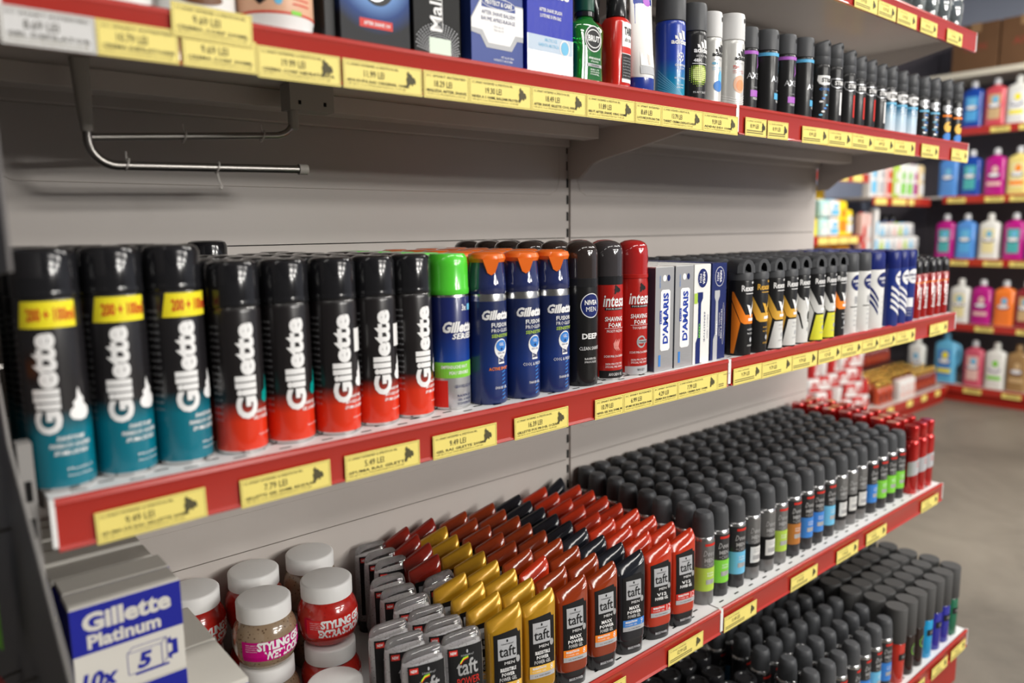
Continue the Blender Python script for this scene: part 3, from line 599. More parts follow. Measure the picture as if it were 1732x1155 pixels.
# ---- cream boxes on the middle shelf
ROYAL = mat('deep_royal_print', (0.015, 0.05, 0.36), 0.4); SILB = mat('silver_card', (0.42, 0.42, 0.43), 0.3, 0.35); WCARD = mat('white_card', (0.78, 0.78, 0.76), 0.45); NCARD = mat('navy_card', (0.015, 0.025, 0.12), 0.35)
def cream_box(label, loc, rot, kind, group):
    t = thing('cream_box', label, 'box', loc, rot, group); wd, dp, H = 0.0455, 0.034, 0.163; hw = wd/2
    cm = {'silver': SILB, 'white': WCARD, 'navy': NCARD}[kind]
    mb = MB(); mb.box(-hw, hw, 0, dp, 0, H, cm); s = flat(0)
    if kind == 'silver':
        shape(mb, [(-0.010, 0.035), (-0.0065, 0.032), (0.010, 0.032), (0.0135, 0.035), (0.0135, 0.125), (0.010, 0.128), (-0.0065, 0.128), (-0.010, 0.125)], WHITE, s, 1)
        txt(mb, "D'AMARIS", 0.0025, 0.083, 0.08, 0.0135, ROYAL, s, PI/2, bold=0.04, layer=3); rect(mb, -0.0115, -0.0065, 0.075, 0.096, ROYAL, s, 2); rect(mb, -dp+0.001, -0.001, 0.001, H-0.001, mat('dark_blue_grey_side', (0.05, 0.06, 0.1), 0.4), side(-hw), 0); txt(mb, 'ROLIA', -0.009, 0.0855, 0.017, 0.003, WHITE, s, PI/2, layer=4, res=1)  # left face coloured dark blue-grey, darker than the silver front
        rect(mb, -0.0135, -0.0085, 0.008, 0.026, BLUEP, s, 1); lines(mb, 0.002, 0.022, 0.012, 3, 0.004, 0.0026, GREYP, s); disc(mb, -0.001, 0.146, 0.0045, 0.005, WHITE, s, 1); disc(mb, 0.009, 0.146, 0.0035, 0.005, NAVY, s, 1)
        txt(mb, 'CREMA DE RAS', -0.012, 0.14, 0.02, 0.003, BLUEP, s, PI/2, res=1); lines(mb, 0.014, 0.02, 0.012, 3, 0.005, 0.002, GREYP, s)
    else:
        fg = NAVY if kind == 'white' else GREYP; wm = WHITE
        disc(mb, 0.0, 0.141, 0.0145, 0.0165, wm, s, 1, 30); disc(mb, 0, 0.141, 0.0136, 0.0156, NAVY, s, 2, 30)
        txt(mb, 'NIVEA', 0.003, 0.141, 0.02, 0.006, WHITE, s, -PI/2, layer=4, bold=0.03, res=1); txt(mb, 'MEN', -0.006, 0.141, 0.014, 0.006, WHITE, s, -PI/2, layer=4, res=1)
        shape(mb, [(-0.016, 0.0), (-0.003, 0.0), (-0.003, 0.1), (0.002, 0.108), (0.002, 0.118), (-0.014, 0.118), (-0.014, 0.106), (-0.0105, 0.1), (-0.0105, 0.045), (-0.016, 0.035)], fg, s, 1)
        txt(mb, 'CREAM', -0.0065, 0.055, 0.024, 0.005, GREENP if kind == 'white' else WHITE, s, -PI/2, bold=0.02, layer=3, res=1)
        rect(mb, -0.022, -0.013, 0.1, 0.117, LIME if kind == 'white' else NAVY, s, 2) if kind == 'white' else None
        txt(mb, 'PROTECT & CARE' if kind == 'navy' else 'SENSITIVE', 0.008, 0.06, 0.05, 0.0036, wm if kind == 'navy' else NAVY, s, -PI/2, res=1)
        if kind == 'navy': ring(mb, 0.0145, 0.06, 0.0035, 0.036, 0.0006, WHITE, s, 1)
        txt(mb, 'SHAVING CREAM', 0.0165 if kind == 'white' else 0.002, 0.06, 0.04, 0.0025, NAVY if kind == 'white' else WHITE, s, -PI/2, res=1)
    part(mb, 'carton', t, smooth=False, bevel=0.0006)
    mb = MB(); mb.box(-hw+0.001, hw-0.001, 0.0005, dp-0.0005, H+0.0001, H+0.0007, WCARD if kind != 'navy' else NCARD); part(mb, 'top_flap', t, smooth=False); return t
GB = 'shaving cream cartons on the middle shelf'
b1 = cream_box('silver shaving cream carton touching the red-domed can', (0.8445, 0.012, ZM), 0.0, 'silver', GB)
b2 = dup(b1, (0.8945, 0.012, ZM), -0.02, 'silver shaving cream carton beside the white carton')
b3 = cream_box('white cream carton with a navy round badge', (0.9435, 0.013, ZM), 0.02, 'white', GB)
b4 = cream_box('navy cream carton with a round badge, beside the shelf joint', (0.994, 0.015, ZM), 0.06, 'navy', GB)
for p, nm, sh_ in ((b1, 'the left silver carton', 'silver'), (b2, 'the right silver carton', 'silver'), (b3, 'the white carton', 'white'), (b4, 'the navy carton', 'navy')):
    rows(p, 5, 0.0365, sh_+' cream carton', GB, back_of=nm, rot=0.03)

# ---- chevron antiperspirants
AB = mat('black_tin_satin', (0.016, 0.016, 0.017), 0.3, coat=0.08)
def dome_hole_cap(t, R, zc, H, m):
    """arched cap with an open scoop through it"""
    mb = MB(); mb.lathe([(R*0.97, zc-0.001), (R*1.01, zc), (R*1.01, zc+0.01), (R*0.96, zc+0.013)], m, 32); 
    n = 16; zb = zc+0.012; zt = H
    # arch = outer shell minus scoop : a bridge swept from left to right
    prof_o = [(-R*0.97, zb), (-R*0.95, zb+(zt-zb)*0.5), (-R*0.72, zt-0.005), (-R*0.35, zt-0.0008), (R*0.2, zt), (R*0.62, zt-0.004), (R*0.9, zb+(zt-zb)*0.5), (R*0.97, zb)]
    prof_i = [(R*0.5, zb), (R*0.47, zb+(zt-zb)*0.35), (R*0.3, zt-0.0105), (R*0.0, zt-0.0075), (-R*0.3, zt-0.009), (-R*0.52, zt-0.015), (-R*0.6, zb)]
    pts = prof_o+prof_i; k = len(mb.v); i = mb.mi(m); no = len(pts)
    for yy in (-R*0.88, -R*0.66, R*0.66, R*0.88):
        e = 0.62 if abs(yy) > R*0.7 else 0.98
        mb.v += [(x*e, yy, zb+(z-zb)*(0.86 if e < 1 else 1)) for x, z in pts]
    for q in range(3):
        for j in range(no):
            mb.f.append((k+q*no+j, k+q*no+(j+1) % no, k+(q+1)*no+(j+1) % no, k+(q+1)*no+j)); mb.m.append(i)
    for q in (0, 3):
        tr = tessellate_polygon([[Vector((x, z, 0)) for x, z in pts]])
        for tt in tr: mb.f.append(tuple(k+q*no+a for a in tt)); mb.m.append(i)
    mb.lathe([(R*0.9, zb-0.002), (R*0.55, zb+0.003), (R*0.2, zb+0.008), (0.002, zb+0.0085)], m, 20)
    part(mb, 'cap', t)
def chevron_can(label, loc, rot, c1, c2, c3, txtm=None, group='antiperspirant cans with chevrons on the middle shelf', belly=False):
    t = thing('deodorant_can', label, 'deodorant', loc, rot, group); R = 0.0222; H = 0.171; zc = 0.132
    mb = MB(); mb.lathe([(R*0.93, 0), (R*0.99, 0.0015), (R, 0.003), (R, zc-0.004), (R*0.96, zc)], AB, 32, mats=[AB, AB, AB, AB]); s = cyl(R)
    tm = txtm or WHITE
    txt(mb, 'Rexona', 0.003, 0.118, 0.034, 0.0105, tm, s, bold=0.03); txt(mb, 'MEN', 0.013, 0.1275, 0.011, 0.004, tm, s, bold=0.02, res=1); rect(mb, -0.006, 0.02, 0.108, 0.1093, tm, s, 1)
    if c1:
        if belly: shape(mb, [(-0.024, 0.11), (-0.014, 0.09), (-0.006, 0.084), (0.03, 0.084), (0.03, 0.003), (-0.024, 0.003)], c1, s, 1); shape(mb, [(-0.026, 0.075), (-0.012, 0.06), (-0.004, 0.03), (-0.007, 0.03), (-0.014, 0.055), (-0.026, 0.07)], BLACKP, s, 3); disc(mb, 0.011, 0.052, 0.006, 0.011, BLACKP, s, 3)
        else:
            shape(mb, [(-0.03, 0.112), (-0.027, 0.112), (-0.006, 0.072), (0.028, 0.072), (0.028, 0.056), (-0.008, 0.056), (-0.014, 0.06), (-0.03, 0.098)], c2, s, 1)
            shape(mb, [(-0.03, 0.094), (-0.0145, 0.058), (-0.024, 0.004), (-0.03, 0.004)], c1, s, 1)
            if c3: shape(mb, [(-0.010, 0.053), (0.028, 0.053), (0.028, 0.004), (-0.02, 0.004)], c3, s, 1)
            rect(mb, 0.0, 0.016, 0.061, 0.066, WHITE, s, 3)
    shape(mb, [(-0.004, 0.09), (0.003, 0.088), (0.0055, 0.08), (0.014, 0.097), (0.0065, 0.068), (0.005, 0.067)], tm, s, 4)
    for k in range(3): txt(mb, ['MAXIMUM', 'PROTECTIE', 'ANTIPERSPIRANT'][k], 0.006, 0.046-k*0.007 if k < 2 else 0.018, 0.014, 0.003, tm if c3 is None else GREYP, s, res=1, layer=4)
    disc(mb, 0.008, 0.028, 0.0035, 0.0045, GREYP, s, 4, 12)
    part(mb, 'can_body', t); dome_hole_cap(t, R, zc, H, CAPM); return t
YC = mat('amber_print_deep', (0.75, 0.42, 0.06), 0.35); LY = mat('lemon_print', (0.72, 0.7, 0.05), 0.35); PW = mat('pearl_print', (0.68, 0.68, 0.66), 0.3)
CG = 'antiperspirant cans with chevrons on the middle shelf'
XS = [(1.064, 0.021), (1.1105, 0.019), (1.158, 0.016), (1.2055, 0.016), (1.2575, 0.02), (1.304, 0.014), (1.3535, 0.016), (1.402, 0.019)]
k1_ = chevron_can('black deodorant can with orange chevron beside the shelf joint', (XS[0][0], XS[0][1], 0), -0.22, ORNG, ORNG, None)
k2_ = chevron_can('black deodorant can with gold lettering, second from the joint', (XS[1][0], XS[1][1], 0), -0.22, BLACKP, YC, None, YC)
k3_ = chevron_can('black deodorant can with amber chevron and pearl base, left one of two', (XS[2][0], XS[2][1], 0), -0.22, YC, YC, PW)
k4_ = dup(k3_, (XS[3][0], XS[3][1], 0), -0.22, 'black deodorant can with amber chevron and pearl base, right one of two')
k5_ = chevron_can('black deodorant can with a white belly and black swoosh', (XS[4][0], XS[4][1], 0), -0.22, PW, PW, None, belly=True)
k6_ = chevron_can('black deodorant can with lime base, next to the white-bellied can', (XS[5][0], XS[5][1], 0), -0.22, PW, PW, LY)
k7_ = dup(k6_, (XS[6][0], XS[6][1], 0), -0.22, 'black deodorant can with lime base, left of the second orange chevron')
k8_ = dup(k1_, (XS[7][0], XS[7][1], 0), -0.22, 'black deodorant can with orange chevron beside the first white spray')
nms = ['the orange can at the joint', 'the gold-lettered can', 'the left amber can', 'the right amber can', 'the white-bellied can', 'the left lime can', 'the right lime can', 'the second orange can']
for p, nm in zip((k1_, k2_, k3_, k4_, k5_, k6_, k7_, k8_), nms): rows(p, 5, 0.05, 'arch-capped black deodorant can', CG, back_of=nm, dx=-0.001)

# ---- white / navy body care on the middle shelf
def nivea_can(label, loc, rot, kind, name='deodorant_can'):
    t = thing(name, label, 'deodorant', loc, rot, 'white and navy sprays on the middle shelf'); R = 0.0225; H = 0.166; zc = 0.128
    bm_ = {'white': WCARD, 'wide': WCARD, 'navy': mat('navy_tin', (0.01, 0.03, 0.22), 0.3, coat=0.3), 'stripe': mat('navy_tin', (0.01, 0.03, 0.22), 0.3, coat=0.3)}[kind]
    capm = CAPM if kind == 'white' else mat('navy_cap', (0.012, 0.022, 0.16), 0.3)
    mb = MB(); rx = R*(1.35 if kind == 'wide' else 1)
    mb.loft([(0, rx*0.95, R*0.95), (0.002, rx, R), (zc, rx, R)], bm_, 32); s = ell(rx, R)
    disc(mb, 0.004, 0.106, rx*0.72, 0.0165, NAVY if kind in ('white', 'wide') else WHITE, s, 1); txt(mb, 'NIVEA', 0.004, 0.109, rx*1.1, 0.006, WHITE if kind in ('white', 'wide') else NAVY, s, layer=3, bold=0.03, res=1); txt(mb, 'MEN', 0.004, 0.1005, rx*0.6, 0.005, WHITE if kind in ('white', 'wide') else NAVY, s, layer=3, res=1)
    if kind == 'white':
        for k in range(3): rect(mb, -0.002+k*0.004, k*0.004, 0.062, 0.078, GREYP, s, 1)
        rect(mb, -0.012, 0.018, 0.055, 0.057, BLACKP, s, 1); lines(mb, 0.005, 0.048, 0.016, 4, 0.01, 0.004, GREYP, s, ['INVISIBLE', '48H', 'BLACK', 'WHITE'])
    elif kind == 'wide':
        for k in range(3): shape(mb, [(-0.029, 0.095-k*0.014), (-0.012, 0.066-k*0.014), (-0.012, 0.058-k*0.014), (-0.029, 0.087-k*0.014)], NAVY, s, 1)
        for k in range(4): shape(mb, [(0.018, 0.104-k*0.012), (0.029, 0.09-k*0.012), (0.029, 0.084-k*0.012), (0.018, 0.098-k*0.012)], NAVY, s, 1)
        lines(mb, 0.006, 0.07, 0.018, 4, 0.012, 0.004, GREYP, s, ['SENSITIVE', 'PROTECT', 'SHOWER', '250 ml'])
    elif kind == 'stripe':
        for k in range(4): shape(mb, [(-0.018, 0.09-k*0.014), (0.012, 0.066-k*0.014), (0.012, 0.059-k*0.014), (-0.018, 0.083-k*0.014)], WHITE, s, 1)
    else:
        rect(mb, -0.012, 0.006, 0.035, 0.056, WHITE, s, 1); lines(mb, -0.003, 0.03, 0.014, 3, 0.007, 0.003, WHITE, s)
    part(mb, 'can_body', t)
    mb = MB(); mb.loft([(zc, rx*0.97, R*0.97), (zc+0.001, rx*1.0, R*1.0), (H-0.004, rx*0.98, R*0.96), (H, rx*0.9, R*0.84)], capm, 32); part(mb, 'cap', t); return t
NG = 'white and navy sprays on the middle shelf'
n1 = nivea_can('white spray with charcoal cap, beside the orange chevron can', (1.455, 0.020, 0), -0.12, 'white')
n2 = dup(n1, (1.505, 0.017, 0), -0.12, 'white spray with charcoal cap, beside the wide striped bottle')
n3 = nivea_can('wide white bottle with navy cap and navy slashes', (1.568, 0.017, 0), 0.0, 'wide', 'body_wash_bottle')
n4 = nivea_can('navy can with white slashes on the middle shelf', (1.637, 0.012, 0), 0.05, 'stripe')
n5 = dup(n4, (1.688, 0.016, 0), -0.1, 'navy can with white slashes, second of two side by side')
n6 = nivea_can('plain navy can with a small white panel, beside the slim red bottles', (1.738, 0.019, 0), -0.4, 'navy')
for p, nm in zip((n1, n2, n3, n4, n5, n6), ('the left white spray', 'the right white spray', 'the wide white bottle', 'the first slashed navy can', 'the second slashed navy can', 'the plain navy can')): rows(p, 5, 0.05, 'capped spray', NG, back_of=nm)
RT = mat('deep_red_gloss', (0.3, 0.01, 0.008), 0.15, coat=0.8)
def slim_red(label, loc, rot):
    t = thing('body_spray', label, 'spray', loc, rot, 'slim red sprays at the end of the middle shelf'); R = 0.017; H = 0.143; zc = 0.108
    mb = MB(); mb.lathe([(R*0.9, 0), (R, 0.002), (R, zc-0.004), (R*0.85, zc)], RT, 24, mats=[RIM, RT, RT]); s = cyl(R)
    txt(mb, 'intesa', 0.006, 0.05, 0.052, 0.011, WHITE, s, PI/2, bold=0.02, shear=0.1); rect(mb, -0.012, 0.012, 0.085, 0.0875, ORNG, s, 1); part(mb, 'can_body', t)
    mb = MB(); mb.lathe([(R*0.9, zc-0.001), (R*0.93, zc), (R*0.9, H-0.008), (R*0.6, H-0.001), (0.002, H)], CAPK, 24); part(mb, 'cap', t); return t
p = None
for i, x in enumerate((1.795, 1.836, 1.877, 1.918, 1.957)):
    lb = 'slim red spray with upright white lettering, %s from the navy can' % ORD[i]
    if p is None: p = slim_red(lb, (x, 0.02, 0), -0.5)
    else: dup(p, (x, 0.02+0.002*(i % 2), 0), -0.5-0.05*i, lb)
    for j in range(1, 5): dup(p, (x+random.uniform(-.002, .002), 0.02+0.04*j, 0), random.uniform(-.5, .5), 'slim red spray, %s in line behind the one %s from the navy can' % (ORD[j-1], ORD[i]))

# ================================================================= TOP SHELF (aftershaves and sprays)
GA = 'aftershave and cream packs on the upper shelf'
def carton(name, label, x0, x1, y, dp, H, m, zb, draw=None, rot=0.0, group=GA, sidem=None, cat='box'):
    t = thing(name, label, cat, ((x0+x1)/2, y, zb), rot, group); hw = (x1-x0)/2
    mb = MB(); mb.box(-hw, hw, 0, dp, 0, H, m)
    if draw: draw(mb, flat(0), hw, H)
    part(mb, 'carton', t, smooth=False, bevel=0.0005)
    mb = MB(); mb.box(-hw+0.001, hw-0.001, 0.001, dp-0.001, H+0.0001, H+0.0008, m)
    part(mb, 'top_flap', t, smooth=False); return t
def tub(label, x, y, R, H, bodym, lidm, draw=None, group=GA, zb=ZT):
    t = thing('cream_tub', label, 'tub', (x, y, zb), 0, group)
    mb = MB(); mb.lathe([(R*0.86, 0), (R*0.95, 0.003), (R*0.97, 0.012), (R, 0.016), (R, H*0.74), (R*0.96, H*0.76)], bodym, 40, mats=[CAPW, CAPW, CAPW, bodym, bodym])
    if draw: draw(mb, cyl(R))
    part(mb, 'tub_body', t)
    mb = MB(); mb.lathe([(R*0.97, H*0.76), (R*1.03, H*0.77), (R*1.03, H*0.96), (R, H), (0.003, H)], lidm, 40); part(mb, 'lid', t); return t
PEACH = mat('peach_print', (0.75, 0.45, 0.3), 0.35); BROWN = mat('brown_print', (0.16, 0.07, 0.035), 0.4)
def d_tub1(mb, s):
    disc(mb, 0.002, 0.022, 0.018, 0.009, BROWN, s, 1); lines(mb, 0.0, 0.06, 0.03, 3, 0.008, 0.003, GREYP, s, ['CREMA', 'CORP', '250 ML'])
tub('white cream tub with a brown leaf print, leftmost on the upper shelf', 0.016, 0.05, 0.034, 0.1, WCARD, CAPW, d_tub1)
def d_tub2(mb, s):
    disc(mb, -0.006, 0.02, 0.02, 0.006, BROWN, s, 1); lines(mb, 0.012, 0.06, 0.028, 5, 0.007, 0.0025, GREYP, s)
tub('white cream tub with a dark streak near its foot, left of the peach tub', 0.092, 0.046, 0.036, 0.1, WCARD, CAPW, d_tub1)
tub('white cream tub next to the peach tub', 0.168, 0.043, 0.035, 0.1, WCARD, CAPW, d_tub2)
def d_tub3(mb, s):
    rect(mb, -0.055, 0.055, 0.0165, 0.0185, REDP, s, 1); rect(mb, 0.0, 0.011, 0.0165, 0.0205, GREENP, s, 2); disc(mb, -0.012, 0.029, 0.004, 0.0045, LBLUE, s, 1)
    shape(mb, [(-0.036, 0.03), (-0.024, 0.042), (-0.018, 0.04), (-0.023, 0.028), (-0.03, 0.024)], BLACKP, s, 1)
    for k in range(5): rect(mb, 0.002, 0.022, 0.026+k*0.005, 0.0275+k*0.005, REDP, s, 1)
tub('peach cream tub with a red line and white foot', 0.244, 0.037, 0.0375, 0.1, PEACH, CAPW, d_tub3)
def d_a(mb, s, hw, H): txt(mb, 'BOSS', 0.0, 0.04, 0.03, 0.006, GREYP, s, PI/2)
carton('aftershave_box', 'narrow black box between the peach tub and the blue-printed black box', 0.2865, 0.2985, 0.014, 0.05, 0.13, BLACKP, ZT, None, 0.0)
def glow_print():  # blue printed patch fading out into the black card
    m, nt, b = _nt('black_card_with_blue_print'); t = nt.nodes.new('ShaderNodeTexCoord'); mp = nt.nodes.new('ShaderNodeMapping')
    mp.inputs['Location'].default_value = (0.0, 0, -0.078*15.5); mp.inputs['Scale'].default_value = (15.5, 0.01, 15.5)
    g = nt.nodes.new('ShaderNodeTexGradient'); g.gradient_type = 'SPHERICAL'; r = nt.nodes.new('ShaderNodeValToRGB')
    r.color_ramp.elements[0].position = 0.0; r.color_ramp.elements[0].color = (0.012, 0.013, 0.016, 1)
    r.color_ramp.elements[1].position = 0.62; r.color_ramp.elements[1].color = (0.22, 0.42, 0.8, 1)
    e = r.color_ramp.elements.new(0.25); e.color = (0.015, 0.05, 0.2, 1)
    nt.links.new(t.outputs['Object'], mp.inputs[0]); nt.links.new(mp.outputs[0], g.inputs[0]); nt.links.new(g.outputs['Fac'], r.inputs[0]); nt.links.new(r.outputs[0], b.inputs['Base Color'])
    b.inputs['Roughness'].default_value = 0.35; b.inputs['Specular IOR Level'].default_value = 0.12; return m
def d_b(mb, s, hw, H):
    disc(mb, 0.003, 0.066, 0.021, 0.023, BLACKP, s, 1, 30); ring(mb, 0.0, 0.067, 0.017, 0.02, 0.0035, SILV, s, 3, 30); ring(mb, 0.0, 0.067, 0.0115, 0.013, 0.003, WHITE, s, 3, 24)
    txt(mb, 'S', -0.001, 0.068, 0.009, 0.014, WHITE, s, 0.4, bold=0.06, layer=5); rect(mb, -0.02, 0.02, 0.0195, 0.0285, REDP, s, 1)
    txt(mb, 'AFTER SHAVE 100', 0.001, 0.024, 0.032, 0.004, WHITE, s, bold=0.02, layer=3, res=1)
carton('aftershave_box', 'large black box with a printed blue glow and metal emblem above a red bar', 0.3, 0.3845, 0.006, 0.045, 0.15, glow_print(), ZT, d_b, 0.0)
DOTS = mat('speckled_black_card', (0.012, 0.012, 0.012), 0.4); DOTS.node_tree.nodes['Principled BSDF'].inputs['Specular IOR Level'].default_value = 0.1
def d_c(mb, s, hw, H):
    txt(mb, 'Malizia', -0.002, 0.0595, 0.063, 0.0165, WHITE, s, PI/2, bold=0.015, res=3); txt(mb, 'UOMO', 0.0135, 0.087, 0.042, 0.0105, GREENP, s, PI/2, bold=0.02, res=3); rect(mb, 0.0065, 0.0072, 0.03, 0.1, WHITE, s, 1)
    for a in range(9):
        for b in range(26):
            an = 0.15+b*0.11; r0 = 0.014+a*0.0026
            x, z = 0.004+r0*math.cos(an)*1.1, 0.002+r0*math.sin(an)
            if abs(x) < hw-0.002 and z > 0.001: shape(mb, [(x-0.0009, z-0.0005), (x+0.0007, z-0.0007), (x+0.0009, z+0.0005), (x-0.0007, z+0.0007)], GREYP, s, 1)
    rect(mb, -0.012, 0.018, 0.004, 0.021, mat('pale_sticker', (0.7, 0.82, 0.7), 0.5), s, 3)
carton('aftershave_box', 'black box with upright white and green lettering and a pale sticker', 0.388, 0.452, 0.004, 0.045, 0.15, DOTS, ZT, d_c, 0.02)
SLV2 = mat('silver_card_edge', (0.5, 0.5, 0.5), 0.25, 0.6)
carton('aftershave_box', 'narrow silver-topped box squeezed beside the blue and white balm box', 0.4545, 0.4655, 0.02, 0.04, 0.125, BLACKP, ZT, None, 0.0, sidem=SLV2)
NB2 = mat('mid_navy_card', (0.03, 0.06, 0.27), 0.35)
def d_d(mb, s, hw, H):
    shape(mb, [(-hw, 0.052), (-0.026, 0.075), (hw, 0.075), (hw, 0.034), (0.031, 0.034), (0.022, 0.021), (-0.018, 0.021), (-0.027, 0.034), (-hw, 0.036)], GREYP, s, 1)
    shape(mb, [(-hw, 0.05), (-0.026, 0.0735), (hw, 0.0735), (hw, 0.04), (0.028, 0.04), (0.019, 0.0265), (-0.015, 0.0265), (-0.024, 0.04), (-hw, 0.041)], WHITE, s, 2)
    rect(mb, -0.025, 0.028, 0.066, 0.079, NB2, s, 3); ring(mb, 0.0015, 0.0725, 0.0265, 0.0065, 0.0007, WHITE, s, 5, 30); txt(mb, 'PROTECT & CARE', 0.0015, 0.0725, 0.042, 0.0055, WHITE, s, bold=0.03, layer=6, res=1)
    disc(mb, 0.002, 0.1, 0.0185, 0.0185, WHITE, s, 1, 30); disc(mb, 0.002, 0.1, 0.0165, 0.0165, NAVY, s, 2, 30); txt(mb, 'NIVEA', 0.002, 0.104, 0.024, 0.006, WHITE, s, bold=0.03, layer=4); txt(mb, 'MEN', 0.002, 0.094, 0.02, 0.0075, WHITE, s, layer=4)
    txt(mb, 'AFTER SHAVE BALSEM', 0.001, 0.0605, 0.052, 0.0045, NAVY, s, layer=4, res=1); txt(mb, 'BAUME APRES-RASAGE', 0.001, 0.0535, 0.053, 0.0045, NAVY, s, layer=4, res=1); lines(mb, 0.001, 0.046, 0.016, 2, 0.004, 0.0026, GREYP, s, ['TEN ALOE', 'TEN ALOE'], layer=4)
    txt(mb, 'MIT ALOE VERA', 0.015, 0.0125, 0.02, 0.0026, WHITE, s, res=1); txt(mb, 'HYDRATE CU ALOE VERA', 0.008, 0.0085, 0.03, 0.0026, WHITE, s, res=1)
carton('aftershave_box', 'blue and white balm box with a round badge', 0.467, 0.5485, 0.004, 0.05, 0.148, NB2, ZT, d_d, 0.02)
FOIL = mat('blue_foil_card', (0.008, 0.022, 0.4), 0.35)
FOILS = mat('silver_foil_card', (0.62, 0.64, 0.67), 0.3, 0.3)
for mm, bs in ((FOIL, 0.2), (FOILS, 0.25)):
    nt = mm.node_tree; t_ = nt.nodes.new('ShaderNodeTexCoord'); n_ = nt.nodes.new('ShaderNodeTexNoise'); n_.inputs['Scale'].default_value = 90; b_ = nt.nodes.new('ShaderNodeBump'); b_.inputs['Strength'].default_value = bs; b_.inputs['Distance'].default_value = 0.002
    nt.links.new(t_.outputs['Object'], n_.inputs['Vector']); nt.links.new(n_.outputs['Fac'], b_.inputs['Height']); nt.links.new(b_.outputs['Normal'], nt.nodes['Principled BSDF'].inputs['Normal'])
def d_e(mb, s, hw, H):
    rect(mb, -hw, hw, 0.0, 0.047, FOILS, s, 0); rect(mb, -hw+0.001, hw-0.001, 0.028, 0.047, mat('pale_blue_print', (0.5, 0.6, 0.72), 0.4), s, 1)
    txt(mb, 'Gillette', 0.0, 0.104, 0.066, 0.02, WHITE, s, bold=0.045, shear=0.0, res=3); txt(mb, 'AFTER SHAVE SPLASH', 0.0, 0.078, 0.04, 0.0045, WHITE, s, bold=0.02, res=1); txt(mb, 'LOTIUNE DUPA RAS', 0.0, 0.071, 0.037, 0.0045, WHITE, s, bold=0.02, res=1)
    txt(mb, 'ARCTIC ICE', 0.0, 0.0425, 0.022, 0.004, LBLUE, s, layer=3, res=1); txt(mb, 'GHEATA ARCTICA', -0.004, 0.036, 0.036, 0.004, LBLUE, s, layer=3, res=1); ring(mb, 0.025, 0.036, 0.009, 0.0105, 0.0015, WHITE, s, 3); disc(mb, 0.025, 0.036, 0.0065, 0.008, LBLUE, s, 3)
carton('aftershave_box', 'shiny blue and silver foil box beside the green bottle', 0.5525, 0.6335, 0.002, 0.05, 0.15, FOIL, ZT, d_e, 0.02)
# green glass bottle
GGL = mat('green_glass_liquid', (0.01, 0.20, 0.025), 0.06, trans=0.35, coat=1.0)
t = thing('aftershave_bottle', 'green glass bottle with a round black badge and dark green cap', 'bottle', (0.674, 0.022, ZT), 0.05, GA)
mb = MB(); mb.loft([(0, 0.026, 0.014, 3), (0.002, 0.0285, 0.0165, 3.4), (0.02, 0.0265, 0.0165, 3.4), (0.045, 0.0265, 0.0165, 3.2), (0.062, 0.030, 0.0165, 3), (0.072, 0.0305, 0.0165, 3), (0.077, 0.028, 0.015, 2.6), (0.083, 0.0135, 0.0125, 2), (0.088, 0.011, 0.011, 2)], GGL, 40)
s = ell(0.03, 0.0166, 3.2)
disc(mb, 0.0, 0.0575, 0.0168, 0.0168, WHITE, s, 1, 36); disc(mb, 0, 0.0575, 0.0155, 0.0155, BLACKP, s, 2, 36); ring(mb, 0, 0.0575, 0.0145, 0.012, 0.0012, WHITE, s, 3, 36)
txt(mb, 'BRUT', 0, 0.0575, 0.023, 0.0078, WHITE, s, bold=0.03, layer=5); txt(mb, 'APRES-RASAGE', 0.002, 0.0325, 0.024, 0.0028, WHITE, s, bold=0.02, layer=3, res=1); txt(mb, 'AFTER SHAVE', 0.002, 0.0285, 0.016, 0.0022, WHITE, s, layer=3, res=1); rect(mb, -0.012, 0.017, 0.0215, 0.0255, GREYP, s, 2); txt(mb, 'ORIGINAL', 0.003, 0.0235, 0.018, 0.0025, BLACKP, s, layer=4, res=1); lines(mb, 0.003, 0.018, 0.018, 3, 0.003, 0.002, WHITE, s, ['BRUT', 'PARFUMS PRESTIGE', '100ML'])
part(mb, 'bottle_body', t)
mb = MB(); mb.lathe([(0.0125, 0.0865), (0.0135, 0.087), (0.0135, 0.0925), (0.012, 0.093)], CAPK, 28); part(mb, 'neck_ring', t)
mb = MB(); mb.lathe([(0.0125, 0.093), (0.0135, 0.094), (0.0128, 0.142), (0.0115, 0.144), (0.002, 0.144)], mat('dark_green_cap', (0.01, 0.07, 0.045), 0.35), 28); part(mb, 'cap', t)
